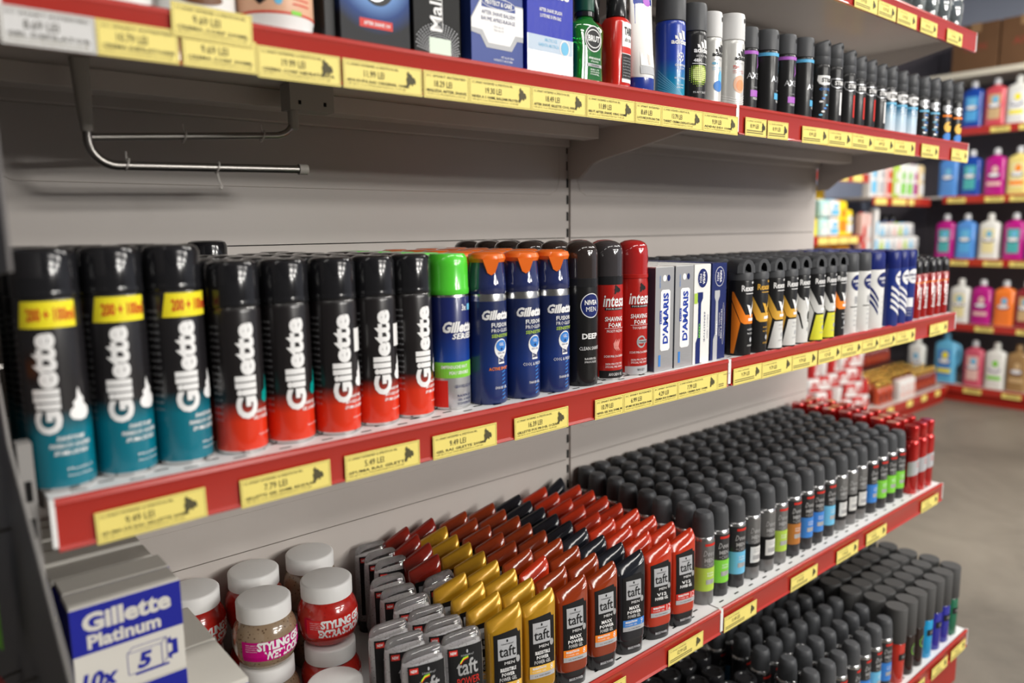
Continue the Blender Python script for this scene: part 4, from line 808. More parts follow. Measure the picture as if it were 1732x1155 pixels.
def tarbottle(label, x, y):
    t = thing('aftershave_bottle', label, 'bottle', (x, y, ZT), 0.1, GA)
    rm = mat('red_bottle', (0.62, 0.02, 0.012), 0.22, coat=0.5)
    mb = MB(); mb.loft([(0, 0.0195, 0.016, 2.6), (0.002, 0.021, 0.0175, 2.6), (0.088, 0.021, 0.0175, 2.6), (0.094, 0.018, 0.015, 2.3), (0.096, 0.012, 0.012)], rm, 32); s = ell(0.021, 0.0175, 2.6)
    rect(mb, -0.009, 0.0195, 0.008, 0.088, WHITE, s, 1); rect(mb, -0.009, 0.0195, 0.013, 0.046, BLACKP, s, 2); rect(mb, -0.009, 0.0195, 0.047, 0.0555, REDP, s, 2)
    txt(mb, 'TARR', 0.0055, 0.0765, 0.021, 0.0105, BLACKP, s, bold=0.03, layer=3); txt(mb, 'after shave', 0.0055, 0.0655, 0.018, 0.006, BLACKP, s, shear=0.3, layer=3, res=1); lines(mb, 0.005, 0.041, 0.024, 8, 0.004, 0.0018, GREYP, s, ['LOTION AFTER', 'SHAVE NACH', 'DER RASUR', 'LOTIUNE'], layer=4)
    part(mb, 'bottle_body', t)
    mb = MB(); mb.lathe([(0.013, 0.096), (0.014, 0.097), (0.014, 0.128), (0.0125, 0.13), (0.002, 0.13)], CAPK, 28); part(mb, 'cap', t); return t
p = tarbottle('red aftershave bottle with white and black label, right of the green bottle', 0.737, 0.021)
dup(p, (0.727, 0.062, ZT), -0.2, 'red bottle with black cap behind the green and red bottles')
t = thing('cream_tube', 'white and blue hair removal cream tube on the upper shelf', 'tube', (0.789, 0.021, ZT), 0.05, GA)
TUBB = mat('blue_tube', (0.015, 0.04, 0.3), 0.25, coat=0.4)
mb = MB(); mb.loft([(0, 0.0215, 0.018), (0.002, 0.0225, 0.019), (0.02, 0.0225, 0.019)], TUBB, 32); part(mb, 'cap', t)
mb = MB(); mb.loft([(0.02, 0.0215, 0.018), (0.022, 0.0235, 0.018), (0.07, 0.0245, 0.013), (0.12, 0.0255, 0.005), (0.137, 0.026, 0.0015)], WCARD, 32)
s = ell(0.025, lambda z: 0.0183-0.0165*max(0, min(1, (z-0.022)/0.115)), 2)
shape(mb, [(-0.021, 0.135), (0.022, 0.135), (0.022, 0.081), (-0.004, 0.081), (-0.021, 0.095)], TUBB, s, 1); rect(mb, -0.016, 0.018, 0.025, 0.036, GREYP, s, 1); rect(mb, -0.015, 0.017, 0.0365, 0.08, WHITE, s, 2); disc(mb, 0.013, 0.087, 0.007, 0.009, NAVY, s, 3)
disc(mb, 0.009, 0.128, 0.009, 0.006, PURP, s, 3); txt(mb, 'CREMA', 0.008, 0.114, 0.02, 0.0045, WHITE, s, bold=0.03, layer=4, res=1); txt(mb, 'DEPILATOARE', 0.008, 0.1075, 0.025, 0.0045, WHITE, s, bold=0.03, layer=4, res=1)
shape(mb, [(-0.003, 0.075), (0.003, 0.075), (0.002, 0.055), (0.004, 0.038), (-0.001, 0.038), (-0.003, 0.055)], mat('skin_print', (0.7, 0.6, 0.55), 0.5), s, 4)
part(mb, 'tube_body', t)

# adidas-like sports sprays
GS = 'body sprays on the upper shelf'
BLUG = gmat('blue_to_cyan_tin', [(0, (0.0, 0.28, 0.42)), (0.02, (0.0, 0.24, 0.45)), (0.055, (0.012, 0.05, 0.4)), (0.25, (0.015, 0.03, 0.3))])
def spray(label, loc, R, H, zc, bm_, capm, draw, rot=0.05, hole=True, step=False, group=GS, taper=0.0, slant=False):
    t = thing('body_spray', label, 'spray', loc, rot, group)
    mb = MB(); mb.lathe([(R*0.93, 0), (R*0.99, 0.0012), (R, 0.003), (R, zc-0.008), (R*0.96, zc-0.002), (R*0.9, zc)], bm_, 32, mats=[RIM, bm_, bm_, bm_, bm_]); draw(mb, cyl(R), zc); part(mb, 'can_body', t)
    mb = MB()
    if slant:
        n = 32; mb.loft([(zc-0.001, R*0.95, R*0.95), (zc, R*0.985, R*0.985), (zc+0.0135, R*0.985, R*0.985), (zc+0.014, R*0.955, R*0.955), (zc+0.015, R*0.985, R*0.985), (H-0.011, R*0.95, R*0.95), (H-0.004, R*0.9, R*0.88, 2, 0, 0, 0.32), (H-0.001, R*0.7, R*0.6, 2, 0, 0, 0.32)], capm, n)
    else: mb.lathe([(R*0.95, zc-0.001), (R*1.0, zc), (R*0.985, H-0.006), (R*0.93, H-0.001), (R*0.85, H), (0.002, H)], capm, 32)
    if hole:
        s = cyl(R*0.985); hw_ = 0.0016 if not slant else 0.003
        disc(mb, 0.013, H-0.012 if not slant else H-0.0075, 0.0025 if not slant else 0.0036, 0.0038 if not slant else 0.0035, BLACKP, s, 2, 14)
    part(mb, 'cap', t); return t
def three_bars(mb, s, cx, cz, k, m):
    for q, (a, h) in enumerate(((-0.9, 0.45), (-0.25, 0.8), (0.4, 1.15))):
        x = cx+a*k
        shape(mb, [(x, cz), (x+0.5*k, cz), (x+0.5*k-0.25*k+0.0, cz+h*k*0.92), (x-0.42*k*h+0.12*k, cz+h*k)][0:4], m, s, 2)
def d_ad1(mb, s, zc):
    three_bars(mb, s, 0.007, 0.083, 0.011, WHITE); txt(mb, 'adidas', 0.006, 0.0795, 0.03, 0.0075, WHITE, s, bold=0.035); ring(mb, 0.008, 0.058, 0.0058, 0.0066, 0.001, WHITE, s, 1); disc(mb, 0.008, 0.058, 0.002, 0.0022, WHITE, s, 1, 5)
    for k in range(5): disc(mb, 0.008+0.0042*math.cos(k*1.257+1.57), 0.058+0.0047*math.sin(k*1.257+1.57), 0.0013, 0.0014, WHITE, s, 1, 5)
    txt(mb, 'CHAMPIONS', 0.008, 0.046, 0.022, 0.0036, WHITE, s, bold=0.02, res=1); txt(mb, 'LEAGUE', 0.008, 0.0415, 0.014, 0.003, WHITE, s, res=1); txt(mb, 'BEST OF THE BEST', 0.008, 0.0275, 0.022, 0.0025, WHITE, s, res=1)
    for k in range(9): shape(mb, [(-0.03, 0.004+k*0.0045), (-0.005+k*0.002, 0.003), (-0.0035+k*0.002, 0.003), (-0.03, 0.0055+k*0.0045)], LBLUE, s, 1)
    lines(mb, 0.008, 0.018, 0.014, 2, 0.004, 0.002, WHITE, s, ['DEODORANT', 'BODY SPRAY'])
def d_ad2(mb, s, zc):
    three_bars(mb, s, 0.008, 0.078, 0.011, WHITE); txt(mb, 'adidas', 0.007, 0.0745, 0.03, 0.0075, WHITE, s, bold=0.035); txt(mb, 'DEO BODY SPRAY', 0.008, 0.066, 0.024, 0.0028, WHITE, s, res=1); txt(mb, '48H', -0.002, 0.0595, 0.012, 0.0055, WHITE, s, bold=0.03, res=1)
    rect(mb, -0.01, 0.02, 0.0545, 0.0553, WHITE, s, 1)
    for a in range(12):
        for b in range(11):
            q = 1-((a-5.5)/6.5)**2-((b-6.0)/6.5)**2
            if q > 0.02: rect(mb, -0.014+a*0.0028, -0.014+a*0.0028+0.0024*min(1, q+0.35), 0.021+b*0.0029, 0.021+b*0.0029+0.0025*min(1, q+0.35), LIME if q < 0.6 else mat('pale_lime_print', (0.75, 0.85, 0.3), 0.4), s, 1)
    txt(mb, '0% ALU SALTS', 0.004, 0.0125, 0.024, 0.003, WHITE, s, res=1)
def d_ad3(mb, s, zc):
    three_bars(mb, s, 0.0085, 0.08, 0.010, BLACKP); txt(mb, 'adidas', 0.007, 0.0765, 0.027, 0.0068, BLACKP, s, bold=0.035); txt(mb, 'ANTI PERSPIRANT', 0.006, 0.0685, 0.022, 0.0026, GREYP, s, res=1)
def d_ad3b(mb, s, zc):
    d_ad3(mb, s, zc); txt(mb, '48H', -0.002, 0.0625, 0.01, 0.005, LBLUE, s, bold=0.02, res=1); lines(mb, 0.003, 0.056, 0.018, 2, 0.003, 0.002, LBLUE, s); disc(mb, 0.01, 0.04, 0.005, 0.012, LBLUE, s, 1); disc(mb, 0.006, 0.028, 0.0095, 0.0085, BLUEP, s, 2)
def d_ad4(mb, s, zc):
    d_ad3(mb, s, zc); txt(mb, '72H', -0.004, 0.0625, 0.01, 0.005, REDP, s, bold=0.02, res=1); lines(mb, 0.002, 0.0565, 0.022, 2, 0.003, 0.0018, REDP, s)
    disc(mb, 0.004, 0.036, 0.012, 0.014, mat('pale_orange_print', (0.8, 0.48, 0.33), 0.4), s, 1); disc(mb, 0.005, 0.034, 0.008, 0.009, mat('soft_orange_print', (0.85, 0.32, 0.14), 0.4), s, 2)
    for k in range(4): shape(mb, [(-0.028, 0.02-k*0.004), (0.0, 0.012-k*0.003), (0.02, 0.02-k*0.004), (0.02, 0.0192-k*0.004), (0, 0.0112-k*0.003), (-0.028, 0.0192-k*0.004)], WHITE, s, 3)
SILT = mat('pearl_silver_tin', (0.62, 0.62, 0.6), 0.32, 0.25); WCAP = mat('pearl_white_cap', (0.66, 0.66, 0.66), 0.4)
spray('blue to cyan spray with charcoal cap and white three-bar mark', (0.862, 0.024, ZT), 0.0225, 0.148, 0.111, BLUG, CAPM, d_ad1, -0.45, hole=False)
spray('black spray with lime dotted square and white three-bar mark', (0.9155, 0.023, ZT), 0.0215, 0.145, 0.104, AB, CAPM, d_ad2, -0.45, hole=False)
spray('white spray with blue figure and black three-bar mark', (0.966, 0.026, ZT), 0.0185, 0.142, 0.103, SILT, WCAP, d_ad3b, -0.4)
spray('white spray with orange glow and black three-bar mark, beside the joint', (1.0205, 0.025, ZT), 0.0225, 0.147, 0.106, SILT, WCAP, d_ad4, -0.35)
CY = mat('cyan_band_print', (0.1, 0.42, 0.7), 0.4); VI = mat('violet_band_print', (0.42, 0.12, 0.55), 0.4)
def d_axe(bc, off):
    def f(mb, s, zc):
        R = 0.03; rect(mb, -R, R*1.2, zc-0.0105, zc-0.005, bc, s, 1); txt(mb, 'AXE', off, 0.056, 0.026, 0.0095, SILV, s, bold=0.0, layer=2); ring(mb, off, 0.056, 0.0, 0.0, 0, SILV, s) if 0 else None
        shape(mb, [(off+0.006, 0.09), (off+0.012, 0.074), (off+0.0055, 0.066), (off+0.009, 0.075)], bc, s, 1); rect(mb, off-0.006, off+0.014, 0.0225, 0.033, bc, s, 1); lines(mb, off+0.005, 0.0375, 0.012, 1, 0.004, 0.0022, GREYP, s); txt(mb, 'FRESH', off+0.005, 0.0195, 0.012, 0.004, WHITE, s, res=1)
    return f
AX = [('black spray with violet band, first of the banded black sprays', 1.07, 0.0185, 0.135, VI, 0.003), ('wide black spray with cyan band, between two violet-banded sprays', 1.124, 0.0235, 0.138, CY, 0.012), ('black spray with violet band, between two cyan-banded sprays', 1.1865, 0.0215, 0.14, VI, 0.002), ('black spray with cyan band, beside the first oval-badge spray', 1.246, 0.0225, 0.143, CY, 0.012)]
for lb, x, R, H, c, off in AX: spray(lb, (x, 0.026, ZT), R, H, H-0.034, AB, CAPM, d_axe(c, off), -0.4)
def d_str(kind):
    def f(mb, s, zc):
        zz = 0.074; fillc = WHITE if kind in ('cool', 'pale') else SILV
        shape(mb, [(-0.012, zz+0.009), (0.022, zz+0.009), (0.022, zz-0.005), (0.0, zz-0.009), (-0.009, zz-0.006), (-0.013, zz)], fillc, s, 1)
        if kind in ('white', 'red'): shape(mb, [(-0.0105, zz+0.0075), (0.0205, zz+0.0075), (0.0205, zz-0.0038), (0.0, zz-0.0075), (-0.008, zz-0.0048), (-0.0115, zz)], BLACKP, s, 2)
        txt(mb, 'STR8', 0.006, zz+0.0008, 0.022, 0.0085, WHITE if kind in ('white', 'red') else BLACKP, s, bold=0.03, layer=4, res=1)
        if kind == 'white': txt(mb, 'ORIGINAL', 0.006, 0.0615, 0.016, 0.0025, WHITE, s, res=1); rect(mb, 0.008, 0.014, 0.016, 0.058, WHITE, s, 1)
        elif kind == 'red': rect(mb, 0.009, 0.0155, 0.016, 0.058, REDP, s, 1)
        elif kind == 'cool':
            txt(mb, 'COOL', 0.004, 0.0585, 0.026, 0.005, BLUEP, s, bold=0.02, res=1)
            for k in range(7): disc(mb, -0.004+0.0045*(k % 4), 0.012+k*0.006, 0.004, 0.0018, [LBLUE, WHITE, BLUEP][k % 3], s, 1, 8)
        elif kind == 'pale': rect(mb, -0.03, 0.03, 0.058, 0.062, LBLUE, s, 1); lines(mb, 0.006, 0.052, 0.02, 3, 0.006, 0.0035, WHITE, s, ['ICE', 'FROST', 'FRESH'])
        elif kind == 'blue': rect(mb, -0.012, 0.022, 0.0575, 0.0615, LBLUE, s, 1); [disc(mb, 0.004+0.004*math.sin(k*2.2), 0.012+k*0.0055, 0.0065, 0.0014, [SILV, BLUEP, LBLUE][k % 3], s, 1, 8) for k in range(8)]
        elif kind == 'orange': rect(mb, -0.012, 0.022, 0.0575, 0.062, ORNG, s, 1); disc(mb, 0.003, 0.034, 0.011, 0.012, GOLDP, s, 1); disc(mb, 0.004, 0.012, 0.013, 0.009, BLUEP, s, 2); disc(mb, 0.008, 0.04, 0.005, 0.003, BLACKP, s, 3, 8)
    return f
PALE = gmat('black_to_pale_ice_tin', [(0, (0.6, 0.68, 0.75)), (0.035, (0.45, 0.62, 0.75)), (0.055, (0.04, 0.2, 0.36)), (0.066, (0.014, 0.014, 0.016))])
ST = [('cool', 1.3075, 0.147, 'black spray with white oval badge and blue splashes'), ('white', 1.3575, 0.149, 'black spray with a white upright bar'), ('red', 1.411, 0.143, 'black spray with red upright bar, nearest the white-barred spray'),
      ('red', 1.4545, 0.138, 'black spray with red upright bar, middle of three'), ('red', 1.5005, 0.137, 'black spray with red upright bar, farthest from the white-barred spray'), ('white', 1.5485, 0.135, 'black spray with white bar, just before the pale-based sprays'),
      ('pale', 1.5975, 0.137, 'pale-based spray, nearest of three'), ('pale', 1.6515, 0.134, 'pale-based spray, middle of three'), ('pale', 1.7065, 0.134, 'pale-based spray, farthest of three'), ('blue', 1.768, 0.136, 'black spray with light blue band, nearer of two'),
      ('blue', 1.828, 0.139, 'black spray with light blue band, farther of two'), ('orange', 1.9, 0.144, 'black spray with orange sphere print, nearer of two'), ('orange', 1.966, 0.145, 'black spray with orange sphere print at the shelf end')]
for kd, x, H, lb in ST: spray(lb, (x, 0.025, ZT), 0.0215, H, H-0.043, PALE if kd == 'pale' else AB, CAPM, d_str(kd), -0.5, slant=True)

# glass bottles on the highest shelf
GLS = mat('clear_bottle_glass', (0.3, 0.34, 0.34), 0.08, trans=0.8, coat=0.5)
t0 = None
for i, (x, lb, cm) in enumerate(((1.72, 'clear glass flask on the highest shelf, leftmost in view', CAPK), (1.79, 'clear glass flask on the highest shelf, second from the left', SILV), (1.86, 'clear glass flask with blue stopper on the highest shelf', BLUEP), (1.93, 'clear glass flask at the right end of the highest shelf', mat('dark_green_cap', (0, 0, 0))))):
    t = thing('glass_bottle', lb, 'bottle', (x, 0.035, ZTT), 0.1*i, 'glass flasks on the highest shelf')
    mb = MB(); mb.lathe([(0.022, 0), (0.027, 0.002), (0.028, 0.01), (0.026, 0.016), (0.028, 0.022), (0.0285, 0.05), (0.026, 0.075), (0.015, 0.088), (0.0115, 0.095), (0.0115, 0.115)], GLS, 28); s = cyl(0.0285)
    ring(mb, 0.006, 0.05, 0.012, 0.014, 0.002, WHITE, s, 1); part(mb, 'bottle_body', t)
    mb = MB(); mb.lathe([(0.012, 0.108), (0.0145, 0.11), (0.0145, 0.13), (0.002, 0.132)], cm, 20); part(mb, 'cap', t)

# ================================================================= GEL SHELF
# blade cartons stacked at the left
BLU2 = mat('royal_blue_print', (0.015, 0.02, 0.28), 0.4); CARD = mat('off_white_card', (0.62, 0.6, 0.55), 0.55)
GBX = 'stacked white and blue blade cartons'
def blade_box(name, label, x, y, z, wd, dp, H, flatlie=False, rot=0.0):
    t = thing(name, label, 'box', (x, y, z), rot, GBX); hw = wd/2
    mb = MB(); mb.box(-hw, hw, 0, dp, 0, H, CARD); s = flat(0)
    if not flatlie:
        rect(mb, -hw, hw, H*0.5, H*0.995, BLU2, s, 1)
        txt(mb, 'Gillette', 0.0, H*0.825, wd*0.8, H*0.2, CARD, s, bold=0.045, layer=3, res=3); txt(mb, 'Platinum', -0.004, H*0.62, wd*0.66, H*0.15, CARD, s, bold=0.04, layer=3, res=3)
        txt(mb, '10x', -0.028, H*0.2, 0.03, 0.0185, BLU2, s, bold=0.04, shear=0.2)
        P = [(-0.004, 0.012), (-0.004, 0.034), (0.027, 0.034), (0.027, 0.012)]
        for a, b in ((P[0], P[1]), (P[1], P[2]), (P[2], P[3]), (P[3], P[0]), (P[1], (0.001, 0.039)), ((0.001, 0.039), (0.032, 0.039)), ((0.032, 0.039), P[2]), ((0.032, 0.039), (0.032, 0.017)), ((0.032, 0.017), P[3])):
            d = (Vector(b)-Vector(a)).normalized()*0.0003; n = Vector((-d.y, d.x)); shape(mb, [tuple(Vector(a)-n), tuple(Vector(b)-n), tuple(Vector(b)+n), tuple(Vector(a)+n)], BLU2, s, 1)
        txt(mb, '5', 0.0115, 0.023, 0.0115, 0.0165, BLU2, s, bold=0.045, shear=0.2); rect(mb, 0.002, 0.033, 0.0095, 0.0118, BLU2, s, 1)
        shape(mb, [(0.033, 0.036), (0.036, 0.038), (0.036, 0.034), (0.042, 0.034), (0.042, 0.018), (0.036, 0.018), (0.036, 0.014), (0.033, 0.016), (0.033, 0.021), (0.037, 0.022), (0.037, 0.03), (0.033, 0.031)], BLU2, s, 1)
    else: rect(mb, -hw, hw, 0.004, H*0.86, BLU2, s, 1)
    sd = side(-hw); rect(mb, -dp, 0, 0.002, H*0.97, BLU2, sd, 1)
    part(mb, 'carton', t, smooth=False, bevel=0.0006)
    mb = MB(); mb.box(-hw+0.0008, hw-0.0008, 0.0012, dp-0.0005, H+0.0001, H+0.0008, CARD); part(mb, 'lid_flap', t, smooth=False, bevel=0.0003); return t
BH = 0.0935; HS = 0.036
zb = Z3
for k in range(4): # flat cartons at the foot of the front stack
    blade_box('blade_carton', 'blade carton lying flat, %s from the bottom of the front stack' % ORD[k], 0.0595, 0.0305, zb+k*(HS+0.0009), 0.098, 0.093, HS, True)
zb2 = Z3+4*(HS+0.0009)
bb = blade_box('blade_carton', 'blade carton facing front with the large white lettering, top of the front stack', 0.0595, 0.0302, zb2+BH+0.001, 0.0975, 0.0365, BH)
dup(bb, (0.0595, 0.0302, zb2), 0, 'upright blade carton directly under the one with the large lettering')
for j in range(1, 2):
    dup(bb, (0.061, 0.0302+0.0395*j, zb2), 0, 'upright blade carton in the lower layer behind the front stack')
    dup(bb, (0.061, 0.0302+0.0395*j, zb2+BH+0.001), 0, 'upright blade carton right behind the one with the large lettering')
for j in range(5):
    yb = 0.131+0.0395*j
    for q in range(3): dup(bb, (0.0595+0.002*(q % 2), yb, Z3+0.001+q*(BH+0.001)), 0, 'upright blade carton, %s of three layers, %s column behind the front stack' % (['lowest', 'middle', 'top'][q], ORD[j]))
    blade_box('blade_carton', 'flat blade carton on the %s column behind the front stack' % ORD[j], 0.061-0.002*j, yb, Z3+3*(BH+0.001)+0.002, 0.098, 0.037, 0.045 if j % 2 else 0.041, True)
for q in range(5):
    blade_box('blade_carton', 'narrow flat carton right of the lettered one, front pile, %s from below' % ORD[q], 0.1415, 0.036, Z3+q*0.0402, 0.06, 0.1, 0.0395, True, 0.0)
    blade_box('blade_carton', 'narrow flat carton near the white jars, rear pile, %s from below' % ORD[q], 0.1425, 0.14, Z3+q*0.0402, 0.06, 0.1, 0.0395, True, 0.0)

# styling gel jars
GJ = 'stacked styling gel jars with white lids'
GELR = speckled('red_gel', (0.6, 0.02, 0.012), (0.45, 0.015, 0.01), 160, 0.25)
GELB = speckled('amber_brown_gel', (0.42, 0.3, 0.19), (0.16, 0.09, 0.05), 190, 0.3)
MAG = mat('magenta_print', (0.55, 0.0, 0.2), 0.4); REDL = mat('bright_red_label', (0.7, 0.03, 0.03), 0.4)
def jar(label, loc, red, rot):
    t = thing('gel_jar', label, 'jar', loc, rot, GJ); H = 0.09
    g = GELR if red else GELB
    mb = MB(); mb.lathe([(0.028, 0), (0.033, 0.0015), (0.037, 0.006), (0.0405, 0.015), (0.0425, 0.024), (0.0428, 0.034), (0.0425, 0.045), (0.04, 0.054), (0.036, 0.061), (0.0335, 0.064), (0.0335, 0.068)], g, 40)
    def s(x, z, l):
        q = (0.0425 if z < 0.045 else 0.0425-0.0025*(z-0.045)/0.009)+0.0004+0.00015*l
        if z < 0.024: q -= 0.002*(0.024-z)/0.009
        return (q*math.sin(x/0.0425), -q*math.cos(x/0.0425), z)
    s.step = 0.004
    lb = REDL if red else MAG
    for z0, z1 in ((0.017, 0.024), (0.024, 0.033), (0.033, 0.045)): rect(mb, -0.045, 0.06, z0, z1, lb, s, 0)
    txt(mb, 'STYLING GEL', 0.011, 0.0385, 0.068, 0.0125, WHITE, s, bold=0.05, res=2, space=0.85); txt(mb, 'EXTRA STRONG' if red else 'WET LOOK', 0.011 if red else 0.014, 0.025, 0.076 if red else 0.056, 0.0125, WHITE, s, bold=0.05, res=2, space=0.85)
    lines(mb, -0.031, 0.041, 0.016, 4, 0.003, 0.0015, WHITE, s)
    part(mb, 'jar_body', t)
    mb = MB(); mb.lathe([(0.0345, 0.066), (0.0365, 0.0665), (0.0365, 0.0875), (0.0352, H-0.0008), (0.033, H), (0.002, H)], CAPW, 40); part(mb, 'lid', t); return t
jr = jar('red gel jar on top of another red jar, tallest of the jars', (0.3635, 0.2375, Z3+0.0905), True, -0.15)
jb = jar('brown gel jar with magenta label on top of another brown jar', (0.272, 0.243, Z3+0.0905), False, -0.1)
dup(jr, (0.3605, 0.2285, Z3), -0.1, 'red gel jar carrying the tallest red jar')
dup(jb, (0.2715, 0.2415, Z3), -0.2, 'brown gel jar under the top magenta-labelled jar')
dup(jr, (0.3165, 0.128, Z3), 0.25, 'red gel jar standing alone in front of the stacked red jars')
dup(jb, (0.2305, 0.14, Z3), -0.1, 'brown gel jar standing in front of the magenta-labelled stack, cut by the frame')
for x, y, red, nm in ((0.3855, 0.337, False, 'behind the tallest red jar'), (0.2955, 0.337, True, 'behind the magenta-labelled jar'), (0.205, 0.332, True, 'at the back left beside the blade cartons')):
    for q in range(2): dup(jr if red else jb, (x, y, Z3+q*0.0905), 0.3, 'gel jar %s, %s of its stack' % (nm, ['bottom', 'top'][q]))

# gel tubes
TG = 'hair gel tubes standing in rows'
def gel_tube(label, loc, rot, bodym, accent, num, lines_, capm, clear=False):
    t = thing('gel_tube', label, 'tube', loc, rot, TG)
    if not clear:
        H = 0.148; SL = 0.4
        secs = [(0.024, 0.0252, 0.0135, 2.8), (0.028, 0.0262, 0.0145, 2.8), (0.08, 0.0262, 0.0145, 3, 0, 0, 0.0), (0.122, 0.0264, 0.0132, 3.2, 0, 0.0004, SL*0.3), (0.141, 0.0266, 0.0115, 3.6, 0, 0.001, SL*0.8), (0.1435, 0.0264, 0.0105, 3.8, 0, 0.0012, SL), (0.1525, 0.0258, 0.005, 4, 0, 0.0042, SL), (0.1545, 0.0245, 0.0028, 4, 0, 0.0048, SL)]
        mb = MB(); mb.loft(secs, bodym, 44); s0 = ell(0.0265, lambda z: 0.0147 if z < 0.08 else 0.0147-0.0017*(z-0.08)/0.042 if z < 0.122 else 0.013-0.0024*(z-0.122)/0.019, 3)
        def s(x, z, l): return s0(x*1.07-0.0018, 0.041+(z-0.036)*1.15+0.0004, l)
        s.step = 0.004; s.zstep = 0.006; top = 0.1165
        shape(mb, [(-0.0165, 0.036), (0.021, 0.036), (0.021, top+0.002), (-0.0165, top-0.003)], BLACKP, s, 1)
        rect(mb, -0.0115, 0.0145, 0.082, top-0.008, GREYP, s, 2)
        txt(mb, 'taft', 0.0015, 0.0925, 0.023, 0.0135, BLACKP, s, bold=0.01, layer=4); txt(mb, 'Schwarzkopf', 0.0015, 0.1015, 0.017, 0.0028, BLACKP, s, layer=4, res=1); disc(mb, 0.0015, 0.1055, 0.0012, 0.0018, BLACKP, s, 4, 8)
        txt(mb, 'MEN', 0.004, 0.0775, 0.014, 0.0035, WHITE, s, layer=3, res=1); disc(mb, 0.016, 0.08, 0.003, 0.0045, SILV, s, 4, 10)
        for k, (wd_, tx) in enumerate(lines_): txt(mb, tx, 0.002, 0.0695-k*0.0062, wd_, 0.0048, WHITE, s, layer=3, bold=0.03 if k < 2 else 0, res=1)
        rect(mb, -0.0165, 0.021, 0.0425, 0.0525, accent, s, 3); txt(mb, num, 0.0155, 0.0478, 0.0045 if len(num) < 2 else 0.008, 0.0085, WHITE if num != '8y' else BLACKP, s, layer=5, res=1)
        txt(mb, 'MARATHON', -0.003, 0.0495, 0.02, 0.0035, WHITE, s, layer=5, bold=0.04, res=1); txt(mb, 'POWER GEL', -0.003, 0.0452, 0.02, 0.002, WHITE, s, layer=5, res=1)
        rect(mb, -0.0165, 0.021, 0.036, 0.0425, GREYP, s, 3); txt(mb, '12 TAURIN', 0.002, 0.039, 0.022, 0.0015, BLACKP, s, layer=5, res=1)
        part(mb, 'tube_body', t)
        mb = MB(); mb.loft([(0, 0.0225, 0.0125, 2.6), (0.001, 0.0232, 0.0132, 2.6), (0.022, 0.0247, 0.0136, 2.8), (0.0245, 0.0247, 0.0135, 2.8)], CAPK, 36); s2 = ell(0.024, 0.0136, 2.7); txt(mb, 'MAXX POWER', 0.002, 0.0115, 0.024, 0.0045, GREYP, s2, bold=0.04, res=1); part(mb, 'cap', t)
    else:
        mb = MB(); mb.loft([(0.02, 0.0275, 0.016, 2.8), (0.024, 0.0285, 0.017, 2.8), (0.1, 0.0285, 0.0155, 3, 0, 0, 0.0), (0.13, 0.028, 0.0125, 3.2, 0, 0.0005, 0.02), (0.142, 0.0268, 0.0095, 3, 0, 0.001, 0.06), (0.1485, 0.0242, 0.0065, 2.8, 0, 0.0015, 0.08), (0.1515, 0.0205, 0.004, 2.6, 0, 0.002, 0.08), (0.1525, 0.015, 0.002, 2.4, 0, 0.002, 0.08)], bodym, 40); s0 = ell(0.0286, lambda z: 0.0171 if z < 0.024 else 0.0171-0.0014*(z-0.024)/0.076 if z < 0.1 else 0.0157-0.0036*(z-0.1)/0.03, 3)
        def s(x, z, l): return s0(x, 0.034+(z-0.032)*1.24, l)
        s.step = 0.004; s.zstep = 0.006
        rect(mb, -0.0235, 0.0255, 0.032, 0.114, BLACKP, s, 1); rect(mb, -0.0215, -0.0105, 0.106, 0.112, REDP, s, 3); txt(mb, 'NEW', -0.016, 0.109, 0.008, 0.003, WHITE, s, layer=5, bold=0.03, res=1)
        txt(mb, 'taft', 0.002, 0.092, 0.03, 0.017, SILV, s, bold=0.015, layer=3); txt(mb, 'Schwarzkopf', 0.003, 0.1045, 0.018, 0.0028, GREYP, s, layer=3, res=1); disc(mb, 0.003, 0.1085, 0.0013, 0.002, GREYP, s, 3, 8)
        for k, (c, o) in enumerate(((REDP, 0), (YELP, 0.0012), (GREENP, 0.0024))):
            shape(mb, [(-0.008, 0.096+o), (-0.003, 0.1005+o), (0.004, 0.1015+o), (0.004, 0.1007+o), (-0.0025, 0.0995+o), (-0.0075, 0.0953+o)], c, s, 5)
        txt(mb, 'POWER', 0.003, 0.0765, 0.032, 0.0085, REDP, s, layer=3); txt(mb, 'ACTIVITY GEL', 0.004, 0.0685, 0.028, 0.0035, WHITE, s, layer=3, res=1); disc(mb, 0.018, 0.06, 0.004, 0.005, SILV, s, 3, 10); lines(mb, 0.0, 0.058, 0.03, 3, 0.006, 0.003, GREYP, s, ['STRONG HOLD', 'ULTRA', 'TAURIN'], layer=3)
        part(mb, 'tube_body', t)
        mb = MB(); mb.loft([(0.021, 0.024, 0.0125, 2.8), (0.1, 0.0252, 0.0125, 3), (0.125, 0.0248, 0.0105, 3, 0, 0.0005, 0.05), (0.134, 0.0235, 0.008, 3, 0, 0.001, 0.1), (0.136, 0.021, 0.006, 3, 0, 0.001, 0.1)], GFILL, 30); part(mb, 'gel_filling', t)
        mb = MB(); mb.loft([(0, 0.025, 0.0145, 2.6), (0.001, 0.026, 0.0152, 2.6), (0.0195, 0.0272, 0.0158, 2.8), (0.0202, 0.0272, 0.0158, 2.8)], CAPK, 36); part(mb, 'cap', t)
    return t
GOLD = mat('gold_gel_plastic', (0.55, 0.29, 0.014), 0.24, 0.35, coat=0.5); ORR = mat('burnt_orange_gel', (0.34, 0.04, 0.005), 0.12, trans=0.2, coat=0.8); REDT = mat('bright_red_gel', (0.5, 0.032, 0.008), 0.14, coat=0.8)
DRK = mat('dark_red_gel', (0.22, 0.012, 0.006), 0.14, coat=0.8)
